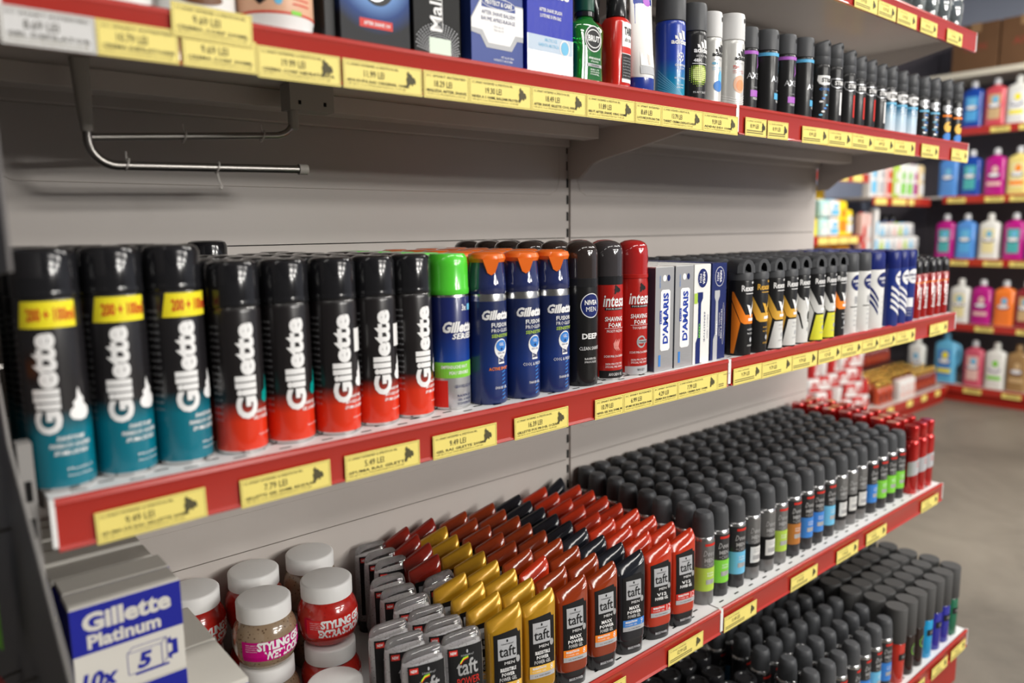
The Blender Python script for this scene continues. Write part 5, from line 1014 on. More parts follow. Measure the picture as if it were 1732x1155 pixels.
BLKT = mat('black_gel_plastic', (0.012, 0.014, 0.02), 0.14, coat=0.8); CLR2 = mat('clear_tube_plastic', (0.97, 0.97, 0.98), 0.03, trans=1.0); GFILL = speckled('clear_bubbly_gel', (0.82, 0.81, 0.82), (0.3, 0.29, 0.3), 300, 0.1)
LG = [(0.022, 'IRRESISTIBLE'), (0.018, 'POWER'), (0.024, 'POWER GEL')]; LM = [(0.018, 'MAXX'), (0.024, 'POWER'), (0.022, 'POWER GEL')]; LV = [(0.018, 'V12')]
XT = dict(cB=0.391, cA=0.452, g1=0.5195, g2=0.583, o1=0.648, o2=0.7135, bk=0.7785, r1=0.846, r2=0.911)
RY = -0.26
tg = gel_tube('gold gel tube at the front, right one of the two gold fronts', (XT['g2'], 0.024, Z3), RY, GOLD, GOLDP, '8', LG, CAPK)
tg1 = dup(tg, (XT['g1'], 0.024, Z3), RY-0.03, 'gold gel tube at the front beside the clear tubes')
to = gel_tube('burnt orange gel tube at the front, next to the gold tubes', (XT['o1'], 0.022, Z3), RY, ORR, ORNG, '8', LM, CAPK)
to2 = dup(to, (XT['o2'], 0.021, Z3), RY+0.04, 'burnt orange gel tube at the front, beside the black tube')
tb = gel_tube('black gel tube with a blue stripe at the front', (XT['bk'], 0.021, Z3), RY, BLKT, BLUEP, '9', LM, CAPK)
tr = gel_tube('bright red gel tube at the front, beside the black tube', (XT['r1'], 0.02, Z3), RY, REDT, REDP, '12', [(0.018, 'V12'), (0.024, 'POWER GEL')], CAPK)
tr2 = dup(tr, (XT['r2'], 0.02, Z3), RY+0.04, 'bright red gel tube at the front, beside the deodorant cans')
td = gel_tube('dark red gel tube, first one behind the gold column', (XT['g1']+0.008, 0.196, Z3), RY, DRK, REDP, '12', [(0.018, 'V12'), (0.024, 'POWER GEL')], CAPK)
tc = gel_tube('clear gel tube with black label at the front, next to the gold tubes', (XT['cA'], 0.03, Z3), RY, CLR2, REDP, '', [], CAPK, clear=True)
tc2 = dup(tc, (XT['cB'], 0.03, Z3), RY, 'clear gel tube with black label at the front, beside the white-lidded jars')
def drift(y): return 0.12*max(0, y-0.16)
def col(proto, key, n, short, front, y0, dy=0.0405, start=1, skip=()):
    for j in range(start, n):
        if j in skip: continue
        y = y0+dy*j; dup(proto, (XT[key]+drift(y)+random.uniform(-.002, .002), y, Z3), RY+random.uniform(-.07, .07), '%s, %s in line behind %s' % (short, ORD[j-1], front), TG)
col(tg, 'g2', 8, 'gold gel tube', 'the right gold front tube', 0.024, 0.041); dup(td, (XT['g2']+drift(0.35), 0.352, Z3), 0, 'dark red gel tube at the back panel behind the gold column')
col(tg, 'g1', 4, 'gold gel tube', 'the left gold front tube', 0.024, 0.0405)
dup(tc, (0.525, 0.1855-0.0005, Z3), 0, 'single clear gel tube standing behind the short gold column')
td.location = (XT['g1']+0.006, 0.226, Z3)
for j in range(1, 4): dup(td, (XT['g1']+0.008+drift(0.226+0.041*j), 0.226+0.041*j, Z3), random.uniform(-.06, .06), 'dark red gel tube, %s behind the first dark red one' % ORD[j-1], TG)
col(to, 'o1', 9, 'dark orange gel tube', 'the left orange front tube', 0.022, 0.0405, skip=(2,)); dup(tr, (XT['o1'], 0.103, Z3), -0.05, 'single bright red gel tube among the orange ones')
col(to, 'o2', 9, 'burnt orange gel tube', 'the right orange front tube', 0.021, 0.0405)
col(tb, 'bk', 9, 'black gel tube', 'the black front tube', 0.021, 0.0405)
col(tr, 'r1', 9, 'red gel tube', 'the left red front tube', 0.02, 0.0405)
col(tr, 'r2', 8, 'red gel tube', 'the right red front tube', 0.02, 0.041)
dup(tb, (XT['r2']+0.02, 0.352, Z3), 0.1, 'single black gel tube at the back behind the red ones')
col(tc, 'cA', 6, 'clear gel tube', 'the right clear front tube', 0.03, 0.0405)
for j in range(3): dup(tc, (0.4995+0.003*j, 0.283+0.037*j, Z3), RY, 'clear gel tube, %s of three by the back panel' % ORD[j], TG)
col(tc, 'cB', 3, 'clear gel tube', 'the left clear front tube', 0.03, 0.0405)

# domed deodorants
DC = 'grey-domed deodorant cans packed on the shelf'
ATIN = gmat('charcoal_tin', [(0, (0.03, 0.03, 0.033)), (0.25, (0.03, 0.03, 0.033))], 0.35, 0.2); STIN = mat('pewter_tin', (0.2, 0.2, 0.2), 0.32, 0.5)
def dove(label, loc, rot, band, pale, group=DC):
    t = thing('deodorant_can', label, 'deodorant', loc, rot, group); R = 0.0212; H = 0.1715; zc = 0.128
    bm_ = STIN if pale else ATIN
    mb = MB(); mb.lathe([(R*0.93, 0), (R*0.99, 0.001), (R, 0.0025), (R, zc-0.008), (R*0.95, zc-0.002), (R*0.86, zc)], bm_, 28, mats=[RIM, bm_, bm_, RIM, RIM]); s = cyl(R)
    txt(mb, 'Dove', 0.003, 0.0985, 0.022, 0.0115, SILV, s, bold=0.02, shear=0.2, res=1); txt(mb, 'MEN', 0.003, 0.0855, 0.02, 0.0075, SILV, s, bold=0.03, res=1); txt(mb, '+CARE', 0.003, 0.0765, 0.02, 0.0068, SILV, s, res=1)
    if band is not PW: rect(mb, -0.006, 0.018, 0.112, 0.1165, REDP, s, 1)
    if band is PW: rect(mb, -0.034, 0.034, 0.025, 0.072, BLACKP, s, 1); rect(mb, -0.008, 0.018, 0.034, 0.066, PW, s, 2)
    else: rect(mb, -0.034, 0.034, 0.027, 0.071, band, s, 1)
    lines(mb, 0.006, 0.061, 0.014, 2, 0.005, 0.0032, WHITE if band is not PW else GREYP, s, ['EXTRA', 'FRESH'], layer=4); rect(mb, -0.003, 0.016, 0.04, 0.049, SILV, s, 3)
    part(mb, 'can_body', t)
    mb = MB(); mb.lathe([(R*0.87, zc-0.001), (R*0.93, zc), (R*0.92, zc+0.012), (R*0.86, H-0.012), (R*0.78, H-0.0045), (R*0.62, H-0.001), (0.002, H)], CAPM, 28); part(mb, 'cap', t); return t
BANDS = [('lime', LIME, 1), ('green', GREENP, 0), ('light blue', LBLUE, 0), ('white', PW, 1), ('white', PW, 1), ('lime', LIME, 1), ('brown', mat('brown_orange_print', (0.45, 0.17, 0.04), 0.4), 0), ('blue', BLUEP, 0), ('blue', BLUEP, 0), ('light blue', LBLUE, 0), ('white', PW, 1), ('white', PW, 1), ('white', PW, 1), ('blue', BLUEP, 0), ('green', GREENP, 0), ('green', GREENP, 0), ('green', GREENP, 0)]
PR = {}
for k, (cn, bm_, pale) in enumerate(BANDS):
    x = 1.0035+0.0505*k
    for j in range(8):
        y = 0.042+0.0455*j
        xx = x+random.uniform(-.0025, .0025)+0.010*(j % 2)+0.1*max(0, y-0.16); yy = min(y+random.uniform(-.0012, .0012), 0.359)
        if j == 0: lb = '%s-banded deodorant can heading the %s column right of the gel tubes' % (cn, ORD[k])
        else: lb = 'grey-domed deodorant can, %s from front, %s column right of the gel tubes' % (ORD[j], ORD[k])
        if (cn, pale) not in PR: PR[(cn, pale)] = dove(lb, (xx, yy, Z3), -0.45, bm_, pale)
        else: dup(PR[(cn, pale)], (xx, yy, Z3), random.uniform(-.6, .1) if j else random.uniform(-0.55, -0.35), lb)
# metallic red bottles at the end of the same shelf
MR = mat('metallic_red_tin', (0.5, 0.012, 0.01), 0.2, 0.5, coat=0.5)
def red_bottle(label, loc, rot):
    t = thing('body_spray', label, 'spray', loc, rot, 'metallic red bottles at the end of the shelf'); R = 0.02; H = 0.175
    mb = MB(); mb.lathe([(R*0.93, 0), (R, 0.002), (R, 0.128), (R*0.93, 0.135), (R*0.75, 0.139)], MR, 24); s = cyl(R); shape(mb, [(-0.03, 0.045), (0.03, 0.06), (0.03, 0.1), (-0.03, 0.082)], GREYP, s, 1); lines(mb, 0.003, 0.08, 0.02, 2, 0.008, 0.005, REDP, s, ['FRESH', 'MEN']); part(mb, 'can_body', t)
    mb = MB(); mb.lathe([(R*0.78, 0.138), (R*0.82, 0.139), (R*0.86, H-0.002), (R*0.8, H), (0.002, H)], MR, 24); part(mb, 'cap', t); return t
p = None
for i, x in enumerate((1.856, 1.902, 1.948)):
    for j in range(8):
        lb = 'metallic red bottle at the shelf front, %s of three' % ORD[i] if j == 0 else 'metallic red bottle, %s behind the %s front one' % (ORD[j-1], ORD[i])
        loc = (x+0.012+random.uniform(-.001, .001)+(0.02 if j > 3 else 0.008*(j > 1)), 0.03+0.0455*j+random.uniform(-.001, .001), Z3)
        if p is None: p = red_bottle(lb, loc, 0.1)
        else: dup(p, loc, random.uniform(-.3, .3), lb)

# ================================================================= LOWEST SHELF
LG_ = 'flat-capped sprays on the lowest shelf'
def flatcap(label, loc, rot, bm_, band):
    t = thing('body_spray', label, 'spray', loc, rot, LG_); R = 0.0242; H = 0.182; zc = 0.1
    mb = MB(); mb.lathe([(R*0.9, 0), (R*0.95, 0.002), (R*0.95, zc-0.008), (R*0.88, zc-0.002), (R*0.8, zc)], bm_, 28); s = cyl(R*0.95)
    if band: rect(mb, -0.018, 0.022, 0.058, 0.074, BLACKP, s, 1); txt(mb, 'FA MEN', 0.002, 0.066, 0.022, 0.007, SILV, s, bold=0.03, layer=3, res=1)
    else: ring(mb, 0.002, 0.062, 0.012, 0.014, 0.0015, GREENP, s, 1); lines(mb, 0.002, 0.068, 0.016, 3, 0.007, 0.004, SILV, s, layer=3)
    part(mb, 'can_body', t)
    mb = MB(); mb.lathe([(R*0.97, zc-0.001), (R*1.0, zc), (R*1.0, H-0.002), (R*0.95, H), (0.002, H)], CAPG, 28); part(mb, 'cap', t); return t
FB = [('red', mat('red_tin_bright', (0.5, 0.025, 0.012), 0.25, coat=0.4), 1), ('dark brown', mat('dark_brown_tin', (0.02, 0.01, 0.008), 0.25, coat=0.3), 0), ('dark brown', None, 0), ('cyan', mat('cyan_tin', (0.0, 0.3, 0.62), 0.25, coat=0.4), 1), ('navy', mat('blue_tin', (0.012, 0.015, 0.3), 0.25, coat=0.4), 1), ('navy', None, 1), ('green', mat('green_tin', (0.0, 0.13, 0.06), 0.25, coat=0.4), 1)]
PR2 = {}
for i, (cn, bm_, bd) in enumerate(FB):
    x = 1.631+0.0535*i
    for j in range(8):
        lb = '%s spray with flat grey cap at the front, %s from the right end' % (cn, ORD[6-i]) if j == 0 else 'flat grey-capped spray, %s behind the front one, %s column from the right end' % (ORD[j-1], ORD[6-i])
        loc = (x+0.006*(j % 2)+random.uniform(-.0012, .0012), -0.054+0.0535*j, Z4)
        if j > 6: continue
        if cn not in PR2: PR2[cn] = flatcap(lb, loc, 0.1, bm_, bd)
        else: dup(PR2[cn], loc, random.uniform(-.1, .2), lb)
D4 = 'grey-domed deodorant cans on the lowest shelf'
seq = [('light blue', 0), ('light blue', 0), ('blue', 0), ('light blue', 0), ('blue', 0), ('light blue', 0), ('blue', 0)]
for i in range(7):
    x = 1.257+0.0535*i
    for j in range(5 if i < 3 else (6 if i < 5 else 5)):
        lb = 'grey-domed can on the lowest shelf, %s from front, %s column left of red spray' % (ORD[j], ORD[6-i])
        y = -0.048+0.0565*j
        if i < 3 and j == 0 and i < 1: y += 0.004
        dup(PR[seq[i]], (x+0.012*(j % 2)+random.uniform(-.003, .003), y+random.uniform(-.002, .002), Z4), random.uniform(-.5, -.1), lb, D4)
# black lidded jars
def black_jar(label, loc):
    t = thing('gel_jar', label, 'jar', loc, 0, 'black-lidded jars on the lowest shelf')
    mb = MB(); mb.lathe([(0.021, 0), (0.024, 0.002), (0.024, 0.09), (0.02, 0.098)], mat('dark_violet_bottle', (0.015, 0.01, 0.02), 0.2, coat=0.5), 28); part(mb, 'jar_body', t)
    mb = MB(); mb.lathe([(0.0205, 0.098), (0.0235, 0.099), (0.0235, 0.125), (0.0215, 0.128), (0.016, 0.128), (0.014, 0.1255), (0.002, 0.1255)], CAPK, 28); part(mb, 'lid', t); return t
p = None
for i in range(9):
    for j in range(6):
        x = 0.775+0.0535*i+0.02*(j % 2); y = -0.045+0.056*j
        if x > 1.215: continue
        if i < 4 and j < 2: pass
        lb = 'black-lidded jar on the lowest shelf, %s from the front in its %s column' % (ORD[j], ORD[i])
        if p is None: p = black_jar(lb, (x, y, Z4))
        else: dup(p, (x, y, Z4), 0, lb)

# ================================================================= BACKGROUND: softener wall
DKP = mat('dark_violet_grey_steel', (0.15, 0.135, 0.15), 0.5); CREAM = mat('cream_enamel', (0.6, 0.56, 0.46), 0.4)
t = thing('shelving_unit', 'dark-backed wall shelving behind the rows of softener bottles', 'shelving', (0, 0, 0))
mb = MB(); mb.box(5.93, 5.95, -0.6, 1.95, FZ, 1.5, DKP); part(mb, 'back_panel', t, smooth=False)
for y in (-0.4, 0.6, 1.6):
    mb = MB(); mb.box(5.923, 5.93, y-0.02, y+0.02, FZ, 1.5, DKP); part(mb, 'upright', t, smooth=False)
BZ = [('r1', 0.843), ('r2', 0.403), ('r3', -0.012), ('r4', -0.446), ('r5', -0.87)]
TY = [[1.02, 0.86, 0.7], [1.245, 1.02, 0.88, 0.6], [1.2, 1.0, 0.85, 0.6], [1.02, 0.78, 0.5], [1.27, 1.06, 0.83, 0.55]]
WN = ['top', 'second', 'third', 'fourth', 'bottom']
for i, (nm, z) in enumerate(BZ):
    t = thing('shelf', '%s red-fronted shelf of the softener wall' % WN[i], 'shelf', (5.5, 0.4, z), 0, 'red-fronted shelves of the softener wall')
    mb = MB(); mb.box(0, 0.42, -1.0, 1.25, -0.012, 0, STEEL); part(mb, 'shelf_board', t, smooth=False)
    y1 = 0.875 if i == 4 else (0.93 if i < 4 else 0.93)
    mb = MB(); mb.box(-0.008, -0.0005, -1.0, y1, -0.048, 0.002, STRIPR); part(mb, 'price_strip', t, smooth=False, bevel=0.002)
    if i == 4: mb = MB(); mb.box(0.005, 0.02, -1.0, 0.87, FZ-z, -0.045, KICK); part(mb, 'kick_panel', t, smooth=False)
    for q, y in enumerate(TY[i]):
        mb = MB(); mb.box(5.489, 5.4905, y-0.055, y+0.055, z-0.044, z-0.012, TAGY)
        for k in range(2): mb.box(5.4885, 5.489, y-0.04, y+0.03, z-0.02-0.012*k, z-0.015-0.012*k, TAGK2)
        tag(mb.build('price_tag', smooth=False), 'yellow price tag on the %s softener shelf, %s from its left end' % (WN[i], ORD[q]), 'price tag', 'price tags on the softener wall')
t = thing('shelf', 'cream storage shelf above the softener wall carrying brown cartons', 'shelf', (5.5, 0.4, 1.2), 0)
mb = MB(); mb.box(0, 0.42, -1.0, 1.45, -0.03, 0, CREAM); part(mb, 'shelf_board', t, smooth=False, bevel=0.004)
mb = MB(); mb.box(-0.006, -0.0002, -1.0, 1.45, -0.035, 0.002, CREAM); part(mb, 'front_edge', t, smooth=False, bevel=0.002)
CB = mat('brown_cardboard', (0.13, 0.065, 0.03), 0.7, noise=0.08, nscale=8); TAPE = mat('packing_tape', (0.3, 0.18, 0.09), 0.3)
for i, (y, w_) in enumerate(((1.215, 0.27), (0.935, 0.27), (0.65, 0.27), (0.365, 0.27))):
    t = thing('cardboard_box', 'brown cardboard carton on the storage shelf, %s from the left' % ORD[i], 'box', (5.53, y, 1.2025), -PI/2, 'brown cartons on the storage shelf')
    mb = MB(); mb.box(-w_/2, w_/2, 0, 0.36, 0, 0.295, CB); s = flat(0); txt(mb, 'AXIS' if i else 'XON', 0.0, 0.15, 0.13, 0.045, mat('faded_red_ink', (0.25, 0.05, 0.03), 0.7), s, bold=0.03, res=1); part(mb, 'carton', t, smooth=False, bevel=0.004)
    mb = MB(); mb.box(-0.03, 0.03, -0.0012, 0.36, 0.2955, 0.297, TAPE); mb.box(-0.03, 0.03, -0.0015, -0.0003, 0.24, 0.2965, TAPE); part(mb, 'tape', t, smooth=False)
GSO = 'softener bottles on the wall shelving'
CAPT = mat('translucent_cap', (0.55, 0.56, 0.58), 0.15, coat=0.5)
def softener(label, loc, body, lab, capm, lab2=None, rx=0.052, H=0.29, handle=False):
    t = thing('softener_bottle', label, 'bottle', loc, -PI/2, GSO); ry = 0.036; zs = H*0.76
    mb = MB(); mb.loft([(0, rx*0.9, ry*0.9, 3), (0.004, rx, ry, 4), (H*0.3, rx*0.98, ry, 4), (zs*0.98, rx, ry, 4), (zs*1.04, rx*0.9, ry*0.9, 2.8), (H*0.83, rx*0.5, ry*0.7, 2.2), (H*0.85, 0.018, 0.018, 2), (H*0.87, 0.017, 0.017, 2)], body, 32)
    s = ell(rx, ry+0.0006, 3.2); s.step = 0.01
    rect(mb, -rx*0.86, rx*0.86, H*0.14, H*0.66, lab, s, 1)
    if lab2: rect(mb, -rx*0.86, rx*0.86, H*0.2, H*0.28, lab2, s, 3)
    disc(mb, 0, H*0.42, rx*0.6, H*0.055, NAVY, s, 4, 20); disc(mb, 0, H*0.43, rx*0.5, H*0.04, WHITE, s, 5, 20); disc(mb, 0.005, H*0.55, rx*0.3, H*0.07, lab2 or LBLUE, s, 4, 14)
    part(mb, 'bottle_body', t)
    if handle:
        mb = MB(); mb.tube([(rx*0.75, 0, H*0.78), (rx*1.15, 0, H*0.74), (rx*1.3, 0, H*0.6), (rx*1.2, 0, H*0.42), (rx*0.85, 0, H*0.33)], 0.013, body, 12); part(mb, 'handle', t)
    mb = MB(); mb.lathe([(0.019, H*0.865), (0.022, H*0.87), (0.02, H*0.97), (0.015, H), (0.002, H)], capm, 20); part(mb, 'cap', t); return t
def pm(n, c): return mat(n, c, 0.25, coat=0.4)
cBl, cNv, cRd, cWh, cMg, cYe, cOr, cSk, cPk, cDr, cGd = pm('softener_blue', (0.08, 0.26, 0.65)), pm('softener_navy', (0.01, 0.06, 0.35)), pm('softener_red', (0.6, 0.08, 0.1)), pm('softener_white', (0.72, 0.72, 0.68)), pm('softener_magenta', (0.45, 0.01, 0.22)), pm('softener_yellow', (0.75, 0.62, 0.2)), pm('softener_orange', (0.85, 0.2, 0.03)), pm('softener_sky', (0.12, 0.42, 0.65)), pm('softener_pink', (0.55, 0.09, 0.14)), pm('softener_dark_red', (0.25, 0.02, 0.03)), pm('softener_gold', (0.33, 0.2, 0.08))
lTe, lYe, lPi, lGo, lSk, lGr = mat('teal_label', (0.08, 0.42, 0.42), 0.4), mat('butter_label', (0.8, 0.72, 0.38), 0.4), mat('rose_label', (0.75, 0.5, 0.45), 0.4), mat('sand_label', (0.6, 0.42, 0.22), 0.4), mat('sky_label', (0.1, 0.4, 0.75), 0.4), GREENP
SO = [ # level, y, body, label, cap, second, description
 (0, 1.207, cNv, lSk, CAPT, None, 'navy softener bottle with sky label'), (0, 1.075, cRd, lGo, CAPT, None, 'red softener bottle with sand-coloured label'), (0, 0.951, cWh, WCARD, cWh, YELP, 'white softener bottle with yellow stripe'), (0, 0.828, cBl, lSk, CAPT, None, 'blue softener bottle'), (0, 0.705, cMg, lPi, CAPT, None, 'magenta softener bottle'),
 (1, 1.323, cBl, cBl, CAPT, None, 'plain blue softener bottle'), (1, 1.188, cNv, lTe, CAPT, None, 'navy softener bottle with teal label'), (1, 1.045, cMg, cMg, CAPT, lPi, 'magenta softener bottle'), (1, 0.915, cYe, lYe, CAPT, ORNG, 'yellow softener bottle'), (1, 0.79, cNv, lSk, CAPT, None, 'navy softener bottle with sky label'),
 (2, 1.318, cMg, lTe, CAPT, None, 'magenta softener bottle with teal label, left one'), (2, 1.19, cBl, lSk, CAPT, None, 'blue softener bottle with sky label'), (2, 1.049, cWh, lYe, cWh, None, 'white softener bottle with butter-yellow label'), (2, 0.907, cMg, lTe, CAPT, None, 'magenta softener bottle with teal label, right one'), (2, 0.78, cNv, lSk, CAPT, None, 'navy softener bottle at the frame edge'),
 (3, 1.196, cWh, lYe, cWh, None, 'white softener bottle with butter-yellow label'), (3, 1.064, cMg, cMg, CAPT, lPi, 'all-magenta softener bottle'), (3, 0.93, cOr, cOr, CAPT, None, 'orange softener bottle'), (3, 0.81, cDr, lGo, CAPT, None, 'dark red softener bottle'),
 (4, 1.26, cSk, cBl, cSk, YELP, 'big sky-blue softener jug with a side handle'), (4, 1.082, cPk, lPi, CAPT, None, 'pink softener bottle with rose label'), (4, 0.952, cWh, WCARD, cWh, lGr, 'white softener bottle with green stripe'), (4, 0.825, cGd, cGd, cGd, lGo, 'brown-gold softener bottle')]
for lv, y, bd, lb_, cp, l2, ds in SO:
    jug = 'jug' in ds; softener('%s, %s shelf of the softener wall' % (ds, WN[lv]), (5.56, y, BZ[lv][1]), bd, lb_, cp, l2, rx=0.068 if jug else 0.0605, H=0.35 if jug else (0.298 if lv < 4 else 0.31), handle=jug)
softener('white softener jug left of the sky-blue one on the bottom shelf', (5.56, 1.45, BZ[4][1]), cWh, WCARD, cWh, None, rx=0.055, H=0.3)

# ---- side gondola running away behind the grooming shelves
t = thing('shelving_unit', 'blue-grey panel of the farther gondola left of the softener wall', 'shelving', (0, 0, 0))
mb = MB(); mb.box(3.0, 5.49, 1.86, 1.88, FZ, 1.1, mat('far_blue_grey_panel', (0.3, 0.34, 0.45), 0.5)); part(mb, 'back_panel', t, smooth=False)
def fshelf(label, x0, x1, y, z, tags, tz='all', strip=STRIPR):
    t = thing('shelf', label, 'shelf', (x0, y, z), 0, 'shelves of the farther gondola'); wd = x1-x0
    mb = MB(); mb.box(0, wd, 0, 1.855-y, -0.012, 0, STEEL); part(mb, 'shelf_board', t, smooth=False)
    mb = MB(); mb.box(0, wd, -0.009, -0.0005, -0.05, 0.002, strip); part(mb, 'price_strip', t, smooth=False, bevel=0.002)
    if z < -0.8: mb = MB(); mb.box(0, wd, 0.01, 0.025, FZ-z, -0.045, KICK); part(mb, 'kick_panel', t, smooth=False)
    for q, (a, b) in enumerate(tags):
        mb = MB(); mb.box(a, b, y-0.0105, y-0.0092, z-0.045, z-0.007, TAGY)
        tag(mb.build('price_tag', smooth=False), '%s yellow price tag on the %s' % (ORD[q], label), 'price tag', 'price tags on the farther gondola')
fshelf('far bottom shelf with gold-capped bottles', 3.0, 5.42, 1.2, -0.87, [(4.5, 4.58), (4.78, 4.86), (5.0, 5.08), (5.22, 5.3)])
fshelf('far promotional shelf with yellow packs', 3.4, 4.5, 1.4, 0.16, [(3.95, 4.06), (4.07, 4.18), (4.19, 4.3), (4.31, 4.42)])
fshelf('far upper shelf with white cartons', 4.6, 5.45, 1.4, 0.389, [(4.62, 4.78), (4.86, 5.06), (5.1, 5.18)])
fshelf('far middle shelf with stacked white packs', 4.51, 5.45, 1.4, -0.03, [(4.6, 4.7), (5.0, 5.1)])
fshelf('far high shelf end seen under the bracket', 3.6, 4.57, 1.42, 0.52, [(4.15, 4.3), (4.36, 4.48)])
fshelf('far lower shelf with orange-yellow cases', 3.4, 4.5, 1.4, -0.2, [(4.0, 4.1)])
def pack(name, label, x, y, z, wd, dp, H, m, m2, rot=0, group='packs on the farther gondola', cat='pack', rnd=0.012):
    t = thing(name, label, cat, (x, y, z), rot, group); hw = wd/2
    mb = MB(); mb.loft([(0, hw*0.94, dp/2*0.94, 5, 0, dp/2), (0.003, hw, dp/2, 6, 0, dp/2), (H-rnd, hw, dp/2, 6, 0, dp/2), (H, hw*0.92, dp/2*0.86, 5, 0, dp/2)], m, 28); s = flat(-0.001)
    rect(mb, -hw*0.8, hw*0.8, H*0.12, H*0.45, m2, s, 1); disc(mb, 0, H*0.65, hw*0.6, H*0.13, m2, s, 1, 16); part(mb, 'pack_body', t)
    mb = MB(); mb.box(-hw*0.85, hw*0.85, dp*0.45, dp*0.55, H-0.001, H+0.006, m2); part(mb, 'top_seal', t, smooth=False); return t
YPK = mat('bright_yellow_pack', (0.85, 0.62, 0.02), 0.35); OPK = mat('orange_yellow_case', (0.8, 0.36, 0.01), 0.4); MINT = mat('mint_pack', (0.45, 0.7, 0.66), 0.35); WPK = mat('milky_pack', (0.75, 0.74, 0.72), 0.35); OLV = mat('mustard_pack', (0.45, 0.28, 0.01), 0.45); PKK = mat('pale_pink_pack', (0.75, 0.5, 0.45), 0.4)
RWP = mat('red_white_pouch_red', (0.5, 0.03, 0.03), 0.3)
yp = [(3.86, 1.44, .16, .08, .06, .16, YPK, WPK), (3.98, 1.44, .16, .1, .08, .1, YPK, LY), (4.09, 1.43, .16, .1, .08, .1, MINT, WPK), (4.09, 1.43, .268, .1, .08, .095, MINT, WPK), (4.21, 1.43, .16, .11, .08, .1, WPK, LBLUE), (4.21, 1.43, .268, .11, .08, .095, WPK, LBLUE), (4.33, 1.44, .16, .09, .08, .2, YPK, ORNG), (4.43, 1.45, .16, .08, .08, .15, YPK, WPK), (4.1, 1.6, .16, .2, .1, .34, OLV, YPK), (4.33, 1.6, .16, .18, .1, .3, OLV, YPK), (3.88, 1.6, .16, .18, .1, .3, OLV, BLACKP)]
for i, (x, y, z, wd, dp, H, a, b) in enumerate(yp): pack('detergent_pack', '%s pack on the far promotional shelf, %s counted from the left front' % ({'bright_yellow_pack': 'yellow', 'mint_pack': 'mint', 'milky_pack': 'white', 'mustard_pack': 'mustard'}[a.name], ORD[i]), x, y, z, wd, dp, H, a, b)
for i, x in enumerate((3.95, 4.15, 4.37)): pack('detergent_case', 'orange-yellow case below the far promotional shelf, %s from the left' % ORD[i], x, 1.44, -0.2, 0.18, 0.2, 0.3, OPK, YPK)
for i, (x, a, b) in enumerate(((4.57, WPK, GREYP), (4.68, WPK, LBLUE), (4.79, WPK, GREYP), (4.9, PKK, REDP), (5.01, LIME, WPK), (5.1, WPK, GREENP), (5.2, WPK, GREENP), (5.29, WPK, cMg), (5.385, mat('sand_pack', (0.7, 0.55, 0.3), 0.4), WPK))):
    if i == 0: x = 4.655; continue
    pack('detergent_carton', 'pale carton on the far upper shelf, %s from the left' % ORD[i-1], x, 1.43, 0.389, 0.082, 0.06, 0.22, a, b)
for i in range(7):
    for q in range(3):
        if q == 2 and i > 5: continue
        pack('soap_pack', 'small white pack in the far middle stack, %s column, %s from below' % (ORD[i], ORD[q]), 4.83+0.088*i, 1.43, -0.03+q*0.088, 0.08, 0.06, 0.08, WPK, [PKK, LIME, LBLUE, GREYP][(i+q) % 4], 0, 'small white packs stacked on the far middle shelf')
for i, x in enumerate((4.58, 4.65)): pack('slim_bottle_pack', 'slim %s bottle pack left of the white stack' % ['pink', 'rosy'][i], x, 1.43, -0.03, 0.05, 0.05, 0.32, PKK, [REDP, WPK][i])
pack('slim_bottle_pack', 'slim tall white bottle pack left of the white stack', 4.735, 1.42, -0.03, 0.045, 0.045, 0.35, WPK, LBLUE)
for i in range(5): softener('dark-lidded navy bottle behind the white stack, %s from the left' % ORD[i], (4.92+0.12*i, 1.62, -0.03), cNv, cNv, CAPK, None, H=0.32)
# gold-capped bottles
GC = mat('gold_cap', (0.75, 0.5, 0.12), 0.18, 0.9); DR = mat('dark_red_glass', (0.16, 0.012, 0.008), 0.12, coat=0.8); AM = mat('amber_red_glass', (0.45, 0.06, 0.02), 0.12, coat=0.8)
t = thing('display_riser', 'dark step carrying the rear gold-capped bottles', 'riser', (4.95, 1.62, -0.87), 0)
mb = MB(); mb.box(-0.46, 0.46, -0.075, 0.13, 0.001, 0.13, mat('riser_dark', (0.05, 0.015, 0.01), 0.5)); part(mb, 'riser_block', t, smooth=False, bevel=0.004)
def goldb(label, loc, m):
    t = thing('gold_capped_bottle', label, 'bottle', loc, 0, 'gold-capped bottles on the far bottom shelf')
    mb = MB(); mb.lathe([(0.026, 0), (0.03, 0.003), (0.03, 0.085), (0.024, 0.1), (0.014, 0.106)], m, 20); s = cyl(0.03); rect(mb, -0.02, 0.025, 0.02, 0.07, AM if m is DR else DR, s, 1); part(mb, 'bottle_body', t)
    mb = MB(); mb.lathe([(0.015, 0.1), (0.0195, 0.103), (0.0195, 0.132), (0.016, 0.136), (0.002, 0.136)], GC, 20); part(mb, 'cap', t); return t
g1_ = g2_ = None
for tier, (zz, ys) in enumerate(((-0.87, (1.27, 1.34, 1.41, 1.48)), (-0.739, (1.59, 1.66, 1.72)))):
    for j, y in enumerate(ys):
        for i in range(12):
            x = 4.53+0.0745*i+0.02*(j % 2)
            if tier == 0 and j == 0 and 3 <= i <= 6: continue
            lb = 'gold-capped bottle on the %s, %s row, %s from the left' % (['far bottom shelf', 'dark step'][tier], ORD[j], ORD[i])
            m = AM if (i < 4 and tier == 0) else DR
            pr = g1_ if m is AM else g2_
            if pr is None:
                pr = goldb(lb, (x, y, zz), m)
                if m is AM: g1_ = pr
                else: g2_ = pr
            else: dup(pr, (x, y, zz), 0, lb)
for i in range(3): pack('white_carton', 'white carton in front of the gold-capped bottles, %s from the left' % ORD[i], 4.765+0.077*i, 1.215, -0.87, 0.07, 0.05, 0.125, WPK, PKK)
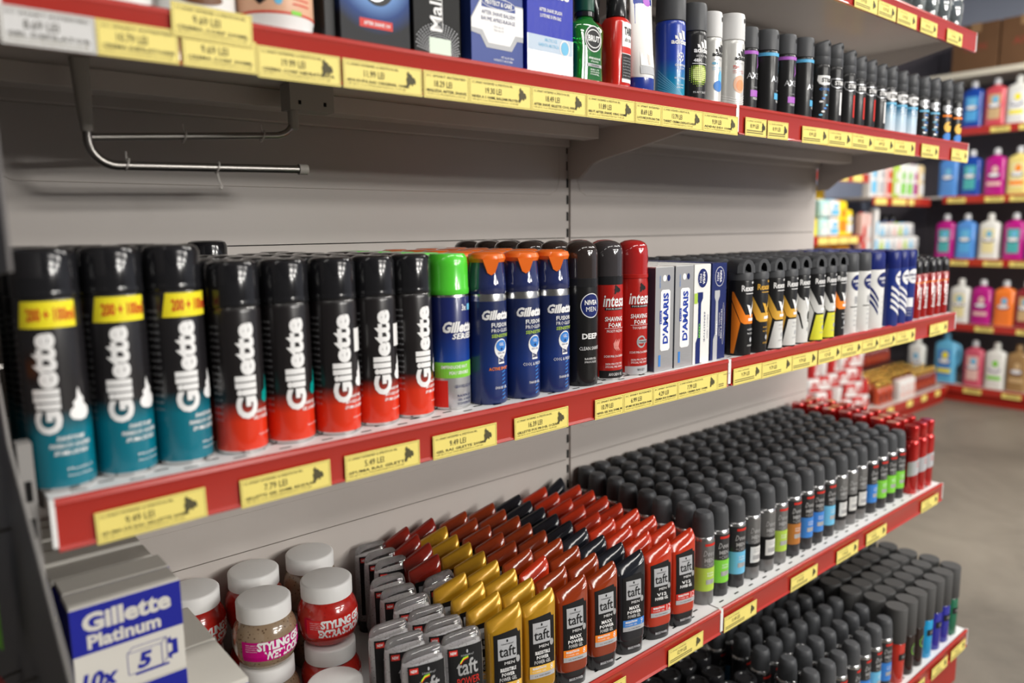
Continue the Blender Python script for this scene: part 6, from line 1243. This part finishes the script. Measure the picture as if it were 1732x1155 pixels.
# red and white pouches heaped on the far bottom shelf
random.seed(21)
hp = {}
n = 0
for lay in range(5):
    for i in range(9-lay):
        for j in range(2):
            x = 3.72+0.112*i+0.045*lay; y = 1.27+0.16*j+0.015*lay; z = -0.868+0.085*lay
            if x > 4.44: continue
            k = (i+lay+j) % 2
            lb = 'red and white pouch heaped far back, %s layer, %s row, %s from the left' % (ORD[lay], ['front', 'rear'][j], ORD[i])
            loc = (x, y, z); rr = random.uniform(-.45, .45)
            if k not in hp: hp[k] = pack('sweet_pouch', lb, *loc, 0.088, 0.06, 0.08, [WPK, RWP][k], [RWP, WPK][k], rr, 'red and white pouches heaped on the far bottom shelf', 'pouch')
            else: dup(hp[k], loc, rr, lb)

# hanging packs on the outer face of the end panel
DKB = mat('dark_backing_card', (0.03, 0.03, 0.035), 0.4); FOILP = mat('clear_blister', (0.45, 0.45, 0.47), 0.08, coat=1.0); RB = mat('red_backing_card', (0.4, 0.03, 0.03), 0.4)
for i, (y, z, a, b) in enumerate(((0.02, 0.02, ORNG, DKB), (0.05, -0.13, ORNG, GREENP), (0.1, -0.29, ORNG, DKB), (0.1, 0.13, RB, BLUEP), (-0.02, -0.24, DKB, RB), (0.08, 0.27, RB, DKB))):
    t = thing('blister_pack', 'clear blister pack hanging on the dark end panel, %s' % ['second from top at the frame edge', 'with orange and green print', 'with orange dot, low down', 'with blue top', 'lowest and farthest back', 'highest'][i], 'pack', (-0.045, y, z), PI/2+0.15, 'blister packs hung on the end panel')
    mb = MB(); mb.box(-0.028, 0.028, 0.0, 0.001, 0, 0.1, b); mb.box(-0.024, 0.024, -0.0004, 0.0, 0.076, 0.094, a); part(mb, 'backing_card', t, smooth=False)
    mb = MB(); mb.loft([(0.012, 0.01, 0.006, 3, 0, 0.006), (0.02, 0.019, 0.013, 3, 0, 0.008), (0.055, 0.019, 0.013, 3, 0, 0.008), (0.066, 0.008, 0.006, 3, 0, 0.006)], FOILP, 20); part(mb, 'blister', t)
    mb = MB(); mb.tube([(0, 0.0, 0.094), (0, -0.012, 0.096), (0, -0.026, 0.096)], 0.0016, CHROME, 6); part(mb, 'hook', t)
